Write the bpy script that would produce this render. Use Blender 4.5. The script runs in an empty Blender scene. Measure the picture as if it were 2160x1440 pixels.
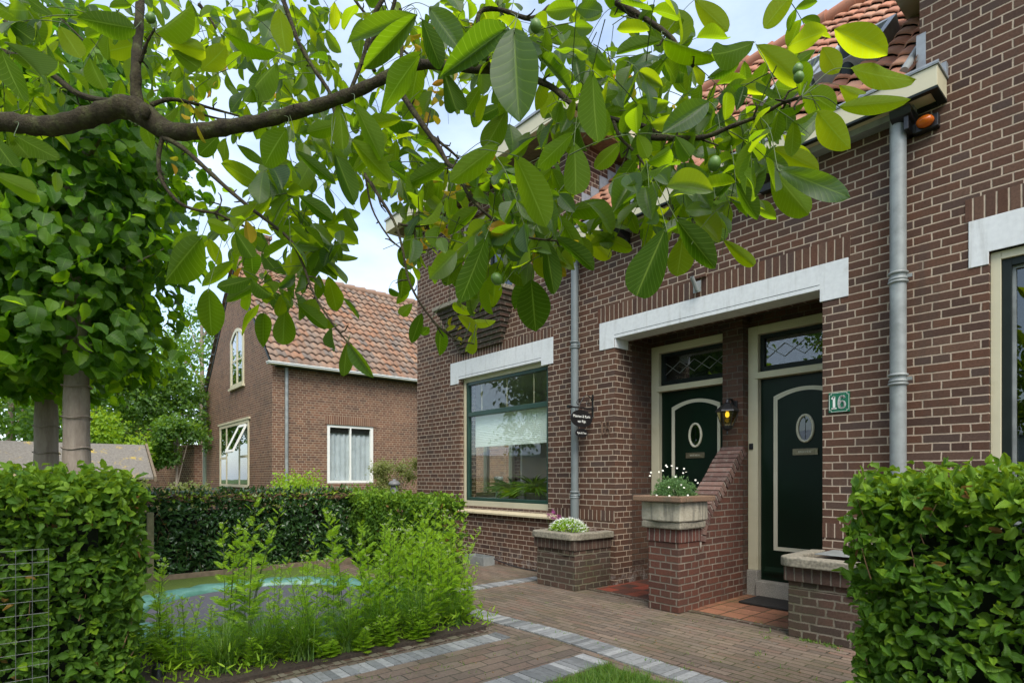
import bpy, bmesh, math, random
import numpy as np
from mathutils import Vector, Matrix
R = math.radians
rnd = random.Random(7)
rng = np.random.default_rng(11)
scene = bpy.context.scene
COL = scene.collection

# ------------------------------------------------------------------ camera, world, sun
F, CX, YH, EYE, CAMY = 1205.0, 1080.0, 1006.0, 1.19, -4.92
TH = math.atan2(CX - 58, F)
FX, FY, RX, RY = -math.cos(TH), math.sin(TH), math.sin(TH), math.cos(TH)
cam_d = bpy.data.cameras.new('camera')
cam_d.sensor_width = 36; cam_d.lens = 36 * F / 2160
cam_d.shift_y = (YH - 720) / 2160; cam_d.clip_start = .05; cam_d.clip_end = 800
cam = bpy.data.objects.new('camera', cam_d); COL.objects.link(cam)
cam.location = (0, CAMY, EYE)
cam.rotation_euler = (R(90), 0, math.atan2(-FX, FY))
scene.camera = cam
scene.view_settings.view_transform = 'Standard'; scene.view_settings.look = 'None'
scene.view_settings.exposure = 1.52; scene.view_settings.gamma = 1
try:
    scene.cycles.use_denoising = True
    scene.cycles.transparent_max_bounces = 24
    scene.cycles.max_bounces = 8
except Exception: pass
W = bpy.data.worlds.new('World'); scene.world = W; W.use_nodes = True
wt = W.node_tree; wt.nodes.clear()
SUN_EL, SUN_AZ = R(52), R(118)          # azimuth clockwise from +Y
w_o = wt.nodes.new('ShaderNodeOutputWorld'); w_b = wt.nodes.new('ShaderNodeBackground')
sky = wt.nodes.new('ShaderNodeTexSky'); sky.sky_type = 'NISHITA'; sky.sun_disc = False
sky.sun_elevation = SUN_EL; sky.sun_rotation = SUN_AZ; sky.dust_density = 1.5; sky.air_density = 1.0
tc = wt.nodes.new('ShaderNodeTexCoord'); mp = wt.nodes.new('ShaderNodeMapping'); mp.inputs['Scale'].default_value = (1, 1, 2.6)
nz = wt.nodes.new('ShaderNodeTexNoise'); nz.inputs['Scale'].default_value = 1.7; nz.inputs['Detail'].default_value = 7
nz.inputs['Roughness'].default_value = .55
rp = wt.nodes.new('ShaderNodeValToRGB'); rp.color_ramp.elements[0].position = .40; rp.color_ramp.elements[1].position = .68
rp.color_ramp.elements[0].color = (.25,) * 3 + (1,)
mx = wt.nodes.new('ShaderNodeMix'); mx.data_type = 'RGBA'
mx.inputs['B'].default_value = (3.7, 4.25, 5.0, 1)
w_b.inputs['Strength'].default_value = 0.112
wt.links.new(tc.outputs['Generated'], mp.inputs['Vector']); wt.links.new(mp.outputs[0], nz.inputs['Vector'])
wt.links.new(nz.outputs[0], rp.inputs[0]); wt.links.new(rp.outputs[0], mx.inputs['Factor'])
wt.links.new(sky.outputs[0], mx.inputs['A']); wt.links.new(mx.outputs['Result'], w_b.inputs[0])
wt.links.new(w_b.outputs[0], w_o.inputs[0])
sd = bpy.data.lights.new('sun', 'SUN'); sd.energy = 1.5; sd.angle = R(40); sd.color = (1, .95, .86)
sun = bpy.data.objects.new('sun', sd); COL.objects.link(sun)
sv = Vector((math.sin(SUN_AZ) * math.cos(SUN_EL), math.cos(SUN_AZ) * math.cos(SUN_EL), math.sin(SUN_EL)))
sun.rotation_euler = sv.to_track_quat('Z', 'Y').to_euler(); sun.location = (5, -8, 12)

# ------------------------------------------------------------------ helpers
def at(px, py, t):                       # a pixel of the photograph at a given depth -> a point in the place
    u = (px - CX) / F
    return Vector(((FX + RX * u) * t, CAMY + (FY + RY * u) * t, EYE - (py - YH) * t / F))
FWD = Vector((FX, FY, 0))
def tag(o, label=None, cat=None, group=None, kind=None):
    if label: o['label'] = label
    if cat: o['category'] = cat
    if group: o['group'] = group
    if kind: o['kind'] = kind
    return o
def thing(name, label, cat, loc=(0, 0, 0), rz=0, group=None):
    o = bpy.data.objects.new(name, None); o.empty_display_size = .1; COL.objects.link(o)
    o.location = loc; o.rotation_euler = (0, 0, rz)
    return tag(o, label, cat, group)
def copy_tree(o, parent=None):
    c = o.copy(); COL.objects.link(c)
    if parent is not None: c.parent = parent
    for ch in list(o.children): copy_tree(ch, c)
    return c
WORLD = set()
def adopt(o, p):                         # unique things are modelled in place: parts keep world coordinates
    if p is None: return o
    o.parent = p
    if p.name in WORLD: o.matrix_parent_inverse = Matrix.Translation(-Vector(p.location))
    return o
def here(name, label, cat, loc=(0, 0, 0), group=None):
    o = thing(name, label, cat, loc, 0, group); WORLD.add(o.name); return o
class MB:                                # collects shapes, builds ONE mesh object
    def __init__(s): s.v = []; s.f = []; s.sm = []; s.r = []; s.rv = 0.5
    def add(s, vs, fs, smooth=False):
        b = len(s.v); s.v += [tuple(v) for v in vs]
        for f in fs: s.f.append(tuple(i + b for i in f)); s.sm.append(smooth); s.r.append(s.rv)
        return s
    def box(s, x0, x1, y0, y1, z0, z1):
        vs = [(x, y, z) for z in (z0, z1) for y in (y0, y1) for x in (x0, x1)]
        return s.add(vs, [(0, 2, 3, 1), (4, 5, 7, 6), (0, 1, 5, 4), (2, 6, 7, 3), (0, 4, 6, 2), (1, 3, 7, 5)])
    def obox(s, c, ax, ay, az):          # oriented box: centre and half-axis vectors
        c = Vector(c); ax, ay, az = Vector(ax), Vector(ay), Vector(az)
        vs = [c + ax * i + ay * j + az * k for k in (-1, 1) for j in (-1, 1) for i in (-1, 1)]
        return s.add(vs, [(0, 2, 3, 1), (4, 5, 7, 6), (0, 1, 5, 4), (2, 6, 7, 3), (0, 4, 6, 2), (1, 3, 7, 5)])
    def prism(s, poly, a, b, axis='x'):  # polygon extruded along an axis
        n = len(poly)
        def P(p, t):
            return (t, p[0], p[1]) if axis == 'x' else (p[0], t, p[1]) if axis == 'y' else (p[0], p[1], t)
        vs = [P(p, a) for p in poly] + [P(p, b) for p in poly]
        fs = [tuple(range(n))[::-1], tuple(range(n, 2 * n))] + [(i, (i + 1) % n, n + (i + 1) % n, n + i) for i in range(n)]
        return s.add(vs, fs)
    def tube(s, pts, rad, n=10, cap=True):
        pts = [Vector(p) for p in pts]; m = len(pts)
        if not hasattr(rad, '__len__'): rad = [rad] * m
        up = Vector((0, 0, 1)) if abs((pts[-1] - pts[0]).normalized().z) < .9 else Vector((1, 0, 0))
        vs = []
        for i, p in enumerate(pts):
            d = (pts[min(i + 1, m - 1)] - pts[max(i - 1, 0)])
            d = d.normalized() if d.length > 1e-9 else Vector((0, 0, 1))
            a = d.cross(up)
            if a.length < 1e-4: a = d.cross(Vector((0, 1, 0)))
            a.normalize(); b = d.cross(a).normalized()
            up = b * -1 if b.dot(up) < 0 else b
            b = up; a = d.cross(b).normalized()
            for k in range(n):
                t = 2 * math.pi * k / n
                vs.append(p + (a * math.cos(t) + b * math.sin(t)) * rad[i])
        fs = [(i * n + k, i * n + (k + 1) % n, (i + 1) * n + (k + 1) % n, (i + 1) * n + k) for i in range(m - 1) for k in range(n)]
        s.add(vs, fs, True)
        if cap: s.add(vs[:n], [tuple(range(n))[::-1]]); s.add(vs[-n:], [tuple(range(n))])
        return s
    def lathe(s, prof, c=(0, 0), n=20, flat=False):   # prof: (radius, z)
        vs = [(c[0] + r * math.cos(2 * math.pi * k / n), c[1] + r * math.sin(2 * math.pi * k / n), z) for r, z in prof for k in range(n)]
        fs = [(i * n + k, i * n + (k + 1) % n, (i + 1) * n + (k + 1) % n, (i + 1) * n + k) for i in range(len(prof) - 1) for k in range(n)]
        return s.add(vs, fs, not flat)
    def build(s, name, m, parent=None, bevel=0):
        me = bpy.data.meshes.new(name); me.from_pydata(s.v, [], s.f); me.update()
        me.polygons.foreach_set('use_smooth', s.sm)
        a = me.attributes.new('rnd', 'FLOAT', 'FACE'); a.data.foreach_set('value', s.r)
        bm = bmesh.new(); bm.from_mesh(me); bmesh.ops.recalc_face_normals(bm, faces=bm.faces); bm.to_mesh(me); bm.free()
        o = bpy.data.objects.new(name, me); COL.objects.link(o)
        if m: me.materials.append(m)
        adopt(o, parent)
        if bevel:
            b = o.modifiers.new('bevel', 'BEVEL'); b.width = bevel; b.segments = 2; b.limit_method = 'ANGLE'
        return o
def struct(o): o['kind'] = 'structure'; return o
def np_mesh(name, V, Fc, m, parent=None, uv=None, r=None, smooth=True):
    """V (n,3), Fc list of equal-size faces (k,s)"""
    V = np.asarray(V, np.float32); Fc = np.asarray(Fc, np.int32)
    me = bpy.data.meshes.new(name); k, sz = Fc.shape
    me.vertices.add(len(V)); me.vertices.foreach_set('co', V.ravel())
    me.loops.add(k * sz); me.loops.foreach_set('vertex_index', Fc.ravel())
    me.polygons.add(k); me.polygons.foreach_set('loop_start', np.arange(0, k * sz, sz, dtype=np.int32))
    me.polygons.foreach_set('use_smooth', np.full(k, smooth))
    me.update(calc_edges=True)
    if uv is not None:
        l = me.uv_layers.new(name='UVMap'); l.data.foreach_set('uv', np.asarray(uv, np.float32)[Fc.ravel()].ravel())
    if r is not None:
        a = me.attributes.new('rnd', 'FLOAT', 'FACE'); a.data.foreach_set('value', np.asarray(r, np.float32))
    me.validate()
    o = bpy.data.objects.new(name, me); COL.objects.link(o); me.materials.append(m)
    return adopt(o, parent)
class Leaves:                            # many small instances of a few templates, ONE mesh
    def __init__(s, temps): s.t = temps; s.M = [[] for _ in temps]; s.r = [[] for _ in temps]
    def add(s, k, p, x, y, z, sx, sy, sz, r):   # frame at p: x width, y length, z normal
        s.M[k].append((p[0], p[1], p[2], x[0] * sx, x[1] * sx, x[2] * sx, y[0] * sy, y[1] * sy, y[2] * sy, z[0] * sz, z[1] * sz, z[2] * sz)); s.r[k].append(r)
    def put(s, p, L, N, length, width, r=None, k=None):
        L = Vector(L).normalized(); N = Vector(N); N = (N - L * N.dot(L))
        if N.length < 1e-4: N = L.orthogonal()
        N.normalize(); X = L.cross(N)
        s.add(rnd.randrange(len(s.t)) if k is None else k, p, X, L, N, width, length, length, rnd.random() if r is None else r)
    def build(s, name, m, parent=None, smooth=True):
        Vs, Fs, Us, Rs, b = [], [], [], [], 0
        for (tv, tf, tu), M, r in zip(s.t, s.M, s.r):
            if not M: continue
            M = np.array(M); n = len(M); A = M[:, 3:].reshape(n, 3, 3)
            V = np.einsum('vk,nkj->nvj', tv, A) + M[:, None, :3]
            Vs.append(V.reshape(-1, 3)); nv = len(tv)
            Fs.append((tf[None] + (np.arange(n) * nv)[:, None, None] + b).reshape(-1, tf.shape[1]))
            Us.append(np.tile(tu, (n, 1))); Rs.append(np.repeat(r, len(tf))); b += n * nv
        return np_mesh(name, np.concatenate(Vs), np.concatenate(Fs), m, parent, np.concatenate(Us), np.concatenate(Rs), smooth)
def grid_leaf(rows, prof, cols=(-1, -.5, 0, .5, 1), fold=.12, arch=.15, wav=.02, twist=0, ser=0, seed=0):
    g = random.Random(seed); V, U = [], []
    ph = g.random() * 6
    for i in range(rows + 1):
        t = i / rows; w = prof(t) * .5
        for c in cols:
            e = w * (1 + (ser * ((i % 2) * 2 - 1) if abs(c) == 1 else 0))
            x = c * e; z = abs(c) * w * fold * 2 - arch * (t * t) + wav * math.sin(t * 9 + ph + c * 2) * abs(c)
            a = twist * t
            V.append((x * math.cos(a) - z * math.sin(a), t - .25 * arch * t * t, x * math.sin(a) + z * math.cos(a))); U.append((c * .5 + .5, t))
    n = len(cols); Fc = [(i * n + j, i * n + j + 1, (i + 1) * n + j + 1, (i + 1) * n + j) for i in range(rows) for j in range(n - 1)]
    return np.array(V), np.array(Fc), np.array(U)
def spline(P, n=6):
    P = [Vector(p) for p in P]; out = []
    for i in range(len(P) - 1):
        a, b, c, d = P[max(i - 1, 0)], P[i], P[i + 1], P[min(i + 2, len(P) - 1)]
        for k in range(n):
            t = k / n
            out.append(.5 * ((2 * b) + (c - a) * t + (2 * a - 5 * b + 4 * c - d) * t * t + (3 * b - a - 3 * c + d) * t ** 3))
    return out + [P[-1]]

# ------------------------------------------------------------------ materials
class N:                                 # thin wrapper over a node tree
    def __init__(s, name):
        s.m = bpy.data.materials.new(name); s.m.use_nodes = True; s.t = s.m.node_tree; s.t.nodes.clear()
        s.out = s.n('ShaderNodeOutputMaterial')
    def n(s, k, **kw):
        o = s.t.nodes.new(k)
        for a, b in kw.items(): setattr(o, a, b)
        return o
    def L(s, a, b): s.t.links.new(a, b)
    def m_(s, op, a, b=None, c=None, clamp=False):
        o = s.n('ShaderNodeMath', operation=op, use_clamp=clamp)
        for i, v in enumerate((a, b, c)):
            if v is None: continue
            if isinstance(v, (int, float)): o.inputs[i].default_value = v
            else: s.L(v, o.inputs[i])
        return o.outputs[0]
    def ss(s, v, a, b):                  # smoothstep
        o = s.n('ShaderNodeMapRange', interpolation_type='SMOOTHSTEP'); s.L(v, o.inputs[0])
        o.inputs[1].default_value = a; o.inputs[2].default_value = b
        return o.outputs[0]
    def noise(s, scale, detail=3, vec=None, rough=.5, out=0):
        o = s.n('ShaderNodeTexNoise'); o.inputs['Scale'].default_value = scale; o.inputs['Detail'].default_value = detail
        o.inputs['Roughness'].default_value = rough
        s.L(vec if vec is not None else s.pos(), o.inputs['Vector']); return o.outputs[out]
    def pos(s):
        if not hasattr(s, '_p'): s._p = s.n('ShaderNodeTexCoord').outputs['Object']
        return s._p
    def ramp(s, v, stops):
        o = s.n('ShaderNodeValToRGB'); e = o.color_ramp.elements
        while len(e) < len(stops): e.new(.5)
        for i, (p, c) in enumerate(stops): e[i].position = p; e[i].color = tuple(c) + (1,) if len(c) == 3 else c
        s.L(v, o.inputs[0]); return o.outputs[0]
    def mix(s, f, a, b, mode='MIX'):
        o = s.n('ShaderNodeMix', data_type='RGBA', blend_type=mode)
        for k, v in (('Factor', f), ('A', a), ('B', b)):
            i = [x for x in o.inputs if x.name == k and (x.type == 'RGBA' if k != 'Factor' else x.type == 'VALUE')][0]
            if isinstance(v, (int, float)): i.default_value = v
            elif isinstance(v, tuple): i.default_value = v + (1,)
            else: s.L(v, i)
        return [x for x in o.outputs if x.type == 'RGBA'][0]
    def bump(s, h, st=.5, dist=.01):
        o = s.n('ShaderNodeBump'); o.inputs['Strength'].default_value = st; o.inputs['Distance'].default_value = dist
        s.L(h, o.inputs['Height']); return o.outputs[0]
    def princ(s, col, rough=.6, spec=.5, metal=0, normal=None):
        o = s.n('ShaderNodeBsdfPrincipled')
        for k, v in (('Base Color', col), ('Roughness', rough), ('Specular IOR Level', spec), ('Metallic', metal)):
            if isinstance(v, (int, float)): o.inputs[k].default_value = v
            elif isinstance(v, tuple): o.inputs[k].default_value = v + (1,)
            else: s.L(v, o.inputs[k])
        if normal is not None: s.L(normal, o.inputs['Normal'])
        return o.outputs[0]
    def done(s, sh): s.L(sh, s.out.inputs[0]); return s.m
def plain(name, c, rough=.5, var=.12, nscale=25, metal=0, spec=.5, bump=.15, dirt=None):
    k = N(name); n = k.noise(nscale, 5)
    v = k.ramp(n, [(.25, tuple(x * (1 - var) for x in c)), (.75, tuple(min(1, x * (1 + var)) for x in c))])
    if dirt:
        n2 = k.noise(4, 8, rough=.65); v = k.mix(k.ss(n2, .5, .75), v, dirt)
    return k.done(k.princ(v, rough, spec, metal, k.bump(n, bump, .004)))
def brick(name, cols, mortar, course=.0625, head=.11, mode='cross', joint=.0095, grime=None, effl=False, moss=0, depth=.006, rough=.85, axis=None, z0=0.0, x0=0.0, wob=.0022, dirtcol=(.05, .045, .035), weak=0):
    k = N(name)
    g = k.n('ShaderNodeNewGeometry'); sep = k.n('ShaderNodeSeparateXYZ'); k.L(g.outputs['Position'], sep.inputs[0])
    sn = k.n('ShaderNodeSeparateXYZ'); k.L(g.outputs['True Normal'], sn.inputs[0])
    X, Y, Z = sep.outputs
    wn = k.noise(9, 2, g.outputs['Position']); wn2 = k.m_('SUBTRACT', wn, .5)
    if axis is None:
        fy = k.m_('GREATER_THAN', k.m_('ABSOLUTE', sn.outputs[1]), .5)
        fz = k.m_('GREATER_THAN', k.m_('ABSOLUTE', sn.outputs[2]), .7)
        fx = k.m_('MAXIMUM', fy, fz)
        h = k.m_('ADD', k.m_('MULTIPLY', X, fx), k.m_('MULTIPLY', Y, k.m_('SUBTRACT', 1, fx)))
        v = k.m_('ADD', k.m_('MULTIPLY', Y, fz), k.m_('MULTIPLY', Z, k.m_('SUBTRACT', 1, fz)))
    elif axis == 'xy': h, v = X, Y
    else: h, v = Y, X
    h = k.m_('ADD', h, k.m_('MULTIPLY_ADD', wn2, wob * 6, 40 - x0)); v = k.m_('ADD', v, k.m_('MULTIPLY_ADD', wn2, wob * 3, 40 * course - z0 + (20 if axis else 0)))
    rowf = k.m_('DIVIDE', v, course); row = k.m_('FLOOR', rowf); fr = k.m_('FRACT', rowf)
    par = k.m_('MODULO', row, 2.0)
    if mode == 'cross':
        w = k.m_('MULTIPLY_ADD', par, head, head)
        sh = k.m_('MULTIPLY', k.m_('MODULO', k.m_('FLOOR', k.m_('DIVIDE', row, 2.0)), 2.0), head)
        off = k.m_('MULTIPLY', par, k.m_('ADD', sh, head * .5))
    else:
        w = k.m_('ADD', head, 0.0); off = k.m_('MULTIPLY', par, head * .5 if mode == 'run' else 0.0)
        if mode == 'run': off = k.m_('ADD', off, k.m_('MULTIPLY', k.m_('SINE', k.m_('MULTIPLY', row, 12.99)), head * .07))
    cf = k.m_('DIVIDE', k.m_('ADD', h, off), w); colu = k.m_('FLOOR', cf); fc = k.m_('FRACT', cf)
    dx = k.m_('MULTIPLY', k.m_('MINIMUM', fc, k.m_('SUBTRACT', 1, fc)), w)
    dz = k.m_('MULTIPLY', k.m_('MINIMUM', fr, k.m_('SUBTRACT', 1, fr)), course)
    d = k.m_('MINIMUM', dx, dz)
    fn = k.noise(120, 3, g.outputs['Position']); d = k.m_('ADD', d, k.m_('MULTIPLY', k.m_('SUBTRACT', fn, .5), wob * 1.6))
    mask = k.ss(d, joint / 2 - .0015, joint / 2 + .002)
    cv = k.n('ShaderNodeCombineXYZ'); k.L(colu, cv.inputs[0]); k.L(row, cv.inputs[1]); k.L(par, cv.inputs[2])
    wh = k.n('ShaderNodeTexWhiteNoise'); k.L(cv.outputs[0], wh.inputs['Vector'])
    n = len(cols); bc = k.ramp(wh.outputs['Value'], [((i + .5) / n, c) for i, c in enumerate(cols)])
    big = k.noise(1.1, 5, g.outputs['Position'], .6); fine = k.noise(60, 6, g.outputs['Position'], .7)
    bc = k.mix(k.ss(fine, .3, .8), k.mix(.55, bc, (0, 0, 0), 'MIX') if False else bc, k.mix(1.0, bc, (.62, .58, .56), 'MULTIPLY'))
    bc = k.mix(k.ss(big, .35, .7), bc, k.mix(1.0, bc, (.80, .82, .86), 'MULTIPLY'))
    mc = k.ramp(k.noise(14, 5, g.outputs['Position']), [(.3, tuple(c * .72 for c in mortar)), (.7, mortar)])
    if weak:   # weathered joints, darker and patchy
        mc = k.mix(k.m_('MULTIPLY', k.ss(k.noise(3.2, 5, g.outputs['Position'], .65), .38, .62), weak), mc, dirtcol)
    c = k.mix(mask, mc, bc)
    mps = k.n('ShaderNodeMapping'); mps.inputs['Scale'].default_value = (3.5, 3.5, .5); k.L(g.outputs['Position'], mps.inputs[0])
    c = k.mix(k.m_('MULTIPLY', k.ss(k.noise(1.3, 6, mps.outputs[0], .7), .50, .80), .5), c, (.055, .044, .036))
    if grime: c = k.mix(k.m_('MULTIPLY', k.ss(k.noise(2.2, 8, g.outputs['Position'], .7), .45, .75), grime), c, dirtcol)
    if moss: c = k.mix(k.m_('MULTIPLY', k.m_('MULTIPLY', k.ss(k.noise(1.7, 7, g.outputs['Position'], .7), .42, .68), k.m_('SUBTRACT', 1.25, mask)), moss, clamp=True), c, (.075, .085, .022))
    if effl:
        lo = k.m_('SUBTRACT', 1, k.ss(Z, .02, .30)); en = k.ss(k.noise(9, 8, g.outputs['Position'], .75), .46, .66)
        c = k.mix(k.m_('MULTIPLY', k.m_('MULTIPLY', lo, en), .75), c, (.34, .31, .28))
    hgt = k.m_('ADD', k.m_('MULTIPLY', mask, 1.0), k.m_('MULTIPLY', fine, .35))
    return k.done(k.princ(c, rough, .3, 0, k.bump(hgt, .8, depth)))
def leafmat(name, top, bot, trans, veins=9, vs=.35, rough=.42, spec=.35, tfac=.42, yellow=None, vcol=None, vb=.14):
    """top/bot/trans: lists of three colours picked by the per-leaf value"""
    k = N(name); a = k.n('ShaderNodeAttribute', attribute_name='rnd').outputs['Fac']
    g = k.n('ShaderNodeNewGeometry')
    st = lambda L: [((i + .5) / len(L), c) for i, c in enumerate(L)]
    ct, cb, cl = k.ramp(a, st(top)), k.ramp(a, st(bot)), k.ramp(a, st(trans))
    c = k.mix(g.outputs['Backfacing'], ct, cb)
    uvn = k.n('ShaderNodeUVMap'); su = k.n('ShaderNodeSeparateXYZ'); k.L(uvn.outputs[0], su.inputs[0])
    u = k.m_('ABSOLUTE', k.m_('SUBTRACT', su.outputs[0], .5)); v = su.outputs[1]
    mid = k.m_('SUBTRACT', 1, k.ss(u, .008, .035))
    s1 = k.m_('FRACT', k.m_('MULTIPLY', k.m_('SUBTRACT', v, k.m_('MULTIPLY', k.m_('SQRT', u), .30)), k.m_('MULTIPLY_ADD', k.m_('FRACT', k.m_('MULTIPLY', a, 7.3)), veins * .45, veins * .75)))
    s2 = k.m_('ABSOLUTE', k.m_('SUBTRACT', s1, .5)); side = k.m_('SUBTRACT', 1, k.ss(s2, .015, .075))
    vein = k.m_('MAXIMUM', mid, k.m_('MULTIPLY', side, .7))
    n = k.noise(30, 4)
    vc = vcol or tuple(min(1, x * 1.9 + .03) for x in bot[1])
    c = k.mix(k.m_('MULTIPLY', vein, vs), c, vc)
    c = k.mix(k.m_('MULTIPLY', k.ss(n, .4, .8), .35), c, k.mix(1.0, c, (.6, .66, .6), 'MULTIPLY'))
    spots = k.ss(k.noise(85, 3), .70, .76); c = k.mix(k.m_('MULTIPLY', spots, .5), c, (.10, .07, .02))
    cl = k.mix(k.m_('MULTIPLY', vein, vs * .8), cl, tuple(min(1, x * 1.5 + .06) for x in trans[1]))
    bm = k.bump(k.m_('SUBTRACT', k.m_('MULTIPLY', s2, 1.6), mid), vb, .002)
    rr = k.m_('MULTIPLY_ADD', g.outputs['Backfacing'], .3, rough); spx = k.m_('MULTIPLY_ADD', g.outputs['Backfacing'], -spec * .75, spec)
    p = k.princ(c, rr, spx, 0, bm)
    t = k.n('ShaderNodeBsdfTranslucent'); k.L(cl, t.inputs[0])
    m = k.n('ShaderNodeMixShader'); m.inputs[0].default_value = tfac; k.L(p, m.inputs[1]); k.L(t.outputs[0], m.inputs[2])
    return k.done(m.outputs[0])
def glassmat(name, tint=(.93, .97, .95), refl=1.7):
    k = N(name); g = k.n('ShaderNodeNewGeometry'); vm = k.n('ShaderNodeVectorMath', operation='DOT_PRODUCT'); k.L(g.outputs['Incoming'], vm.inputs[0]); k.L(g.outputs['Normal'], vm.inputs[1])
    fr = k.m_('MULTIPLY_ADD', k.m_('POWER', k.m_('SUBTRACT', 1, k.m_('ABSOLUTE', vm.outputs['Value'])), 5.0), .96, .045)
    gl = k.n('ShaderNodeBsdfGlossy'); gl.inputs['Roughness'].default_value = .004; gl.inputs[0].default_value = (.95, .97, 1, 1)
    nb = k.bump(k.noise(1.6, 2), .03, .02); k.L(nb, gl.inputs['Normal'])
    tr = k.n('ShaderNodeBsdfTransparent'); tr.inputs[0].default_value = tint + (1,)
    m = k.n('ShaderNodeMixShader'); k.L(k.m_('MULTIPLY', fr, refl, clamp=True), m.inputs[0]); k.L(tr.outputs[0], m.inputs[1]); k.L(gl.outputs[0], m.inputs[2])
    return k.done(m.outputs[0])

BR = [(.130, .060, .036), (.105, .050, .032), (.150, .074, .045), (.078, .042, .030), (.125, .066, .042), (.110, .050, .030), (.155, .084, .054), (.088, .055, .043), (.135, .062, .036)]
MORT = (.49, .385, .285)
M = {}
M['brick'] = brick('facade_brick', BR, MORT, effl=True, z0=-.004, grime=.18)
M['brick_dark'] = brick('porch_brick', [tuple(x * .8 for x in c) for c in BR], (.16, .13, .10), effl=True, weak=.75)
M['soldier'] = brick('soldier_brick', BR, MORT, course=.5, head=.0625, mode='stack', z0=-.1, wob=.0006)
M['pier'] = brick('pillar_brick', [(.125, .048, .032), (.155, .060, .038), (.095, .040, .028), (.135, .054, .036)], (.27, .22, .17), joint=.012, wob=.003, weak=.45, grime=.45)
M['coping'] = brick('coping_brick', [(.13, .065, .05), (.17, .085, .062), (.10, .055, .045)], (.36, .30, .24), course=.058, head=2.0, mode='stack', wob=.002)
M['planter'] = brick('planter_brick', [(.105, .062, .045), (.085, .050, .038), (.125, .070, .050), (.075, .052, .040)], (.27, .23, .18), joint=.013, wob=.006, grime=.7, moss=.5, weak=.45, dirtcol=(.055, .05, .03))
M['planter_sold'] = brick('planter_top_brick', [(.11, .065, .048), (.09, .054, .04), (.125, .075, .055)], (.20, .17, .13), course=.5, head=.062, mode='stack', z0=-.1, wob=.004, grime=.5)
M['nb'] = brick('neighbour_brick', [(.22, .105, .062), (.17, .080, .050), (.26, .135, .078), (.13, .066, .046), (.20, .095, .058)], (.46, .37, .26), grime=.3, wob=.0015)
M['nb_sold'] = brick('neighbour_soldier', [(.21, .10, .06), (.25, .13, .075), (.17, .08, .05)], (.46, .37, .26), course=.8, head=.0625, mode='stack')
PV = [(.215, .158, .117), (.17, .128, .097), (.25, .188, .138), (.19, .152, .118), (.225, .147, .108), (.155, .12, .093)]
M['pave_x'] = brick('paving_brick', PV, (.030, .028, .018), course=.066, head=.205, mode='run', joint=.007, axis='xy', moss=.75, depth=.007, wob=.006, rough=.8, grime=.5, dirtcol=(.13, .10, .065), weak=.6)
M['pave_y'] = brick('driveway_brick', PV, (.06, .055, .04), course=.098, head=.205, mode='run', joint=.007, axis='yx', moss=.6, depth=.004, wob=.004, rough=.8, grime=.3, dirtcol=(.10, .088, .062))
M['tile_floor'] = brick('terracotta_tile', [(.34, .150, .085), (.28, .125, .075), (.40, .185, .105), (.23, .105, .065)], (.035, .03, .018), course=.2, head=.2, mode='stack', joint=.011, axis='xy', moss=.5, grime=.75, dirtcol=(.085, .078, .035), rough=.7, wob=.001)
M['tile_red'] = brick('red_tile', [(.34, .075, .045), (.07, .045, .038), (.36, .09, .05), (.09, .05, .04)], (.05, .04, .03), course=.16, head=.16, mode='stack', joint=.006, axis='xy', grime=.55, dirtcol=(.075, .06, .04), rough=.55, wob=.001)
k = N('white_plaster'); mpn = k.n('ShaderNodeMapping'); mpn.inputs['Scale'].default_value = (9, 9, .9); k.L(k.pos(), mpn.inputs[0])
c = k.ramp(k.noise(30, 5), [(.3, (.62, .63, .625)), (.7, (.69, .70, .69))]); c = k.mix(k.m_('MULTIPLY', k.ss(k.noise(1.6, 6, mpn.outputs[0], .7), .48, .78), .55), c, (.36, .35, .31))
c = k.mix(k.m_('MULTIPLY', k.ss(k.noise(5, 8, rough=.7), .55, .72), .4), c, (.50, .49, .45)); M['white'] = k.done(k.princ(c, .78, .3, 0, k.bump(k.noise(25, 4), .25, .004)))
M['cream'] = plain('cream_paint', (.56, .51, .35), .45, .05, 8, dirt=(.48, .43, .28))
M['creamdoor'] = plain('cream_moulding_paint', (.60, .56, .42), .4, .04, 8)
M['green'] = plain('dark_green_gloss', (.003, .013, .006), .30, .3, 3, spec=.22, bump=.05)
M['sashgreen'] = plain('sash_green', (.02, .055, .04), .3, .15, 8)
M['trimblack'] = plain('dark_trim', (.009, .014, .012), .45, .2, 9, spec=.25)
M['black'] = plain('black_iron', (.012, .012, .013), .35, .3, 40)
M['zinc'] = plain('zinc', (.25, .265, .255), .5, .3, 9, metal=.1, bump=.3, dirt=(.17, .18, .17))
M['pvc'] = plain('blue_grey_paint', (.16, .18, .18), .4, .08, 10)
M['lead'] = plain('lead', (.30, .32, .34), .6, .25, 12, metal=.2, dirt=(.18, .19, .2))
M['stone'] = plain('weathered_stone', (.225, .20, .15), .9, .45, 45, bump=1, dirt=(.10, .095, .06))
k = N('trough_stone'); mpn = k.n('ShaderNodeMapping'); mpn.inputs['Scale'].default_value = (14, 14, 1.6); k.L(k.pos(), mpn.inputs[0])
c = k.ramp(k.noise(22, 7, rough=.7), [(.3, (.30, .27, .20)), (.7, (.43, .39, .30))]); c = k.mix(k.m_('MULTIPLY', k.ss(k.noise(1.2, 6, mpn.outputs[0], .65), .47, .62), .7), c, (.15, .14, .11)); M['stone2'] = k.done(k.princ(c, .9, .3, 0, k.bump(k.noise(60, 6), .8, .008)))
M['rimstone'] = plain('reddish_gravel_stone', (.19, .115, .07), .9, .55, 140, bump=.9, dirt=(.13, .11, .07))
M['granite'] = plain('granite', (.27, .25, .21), .85, .6, 130, bump=.6, dirt=(.15, .135, .10))
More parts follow.
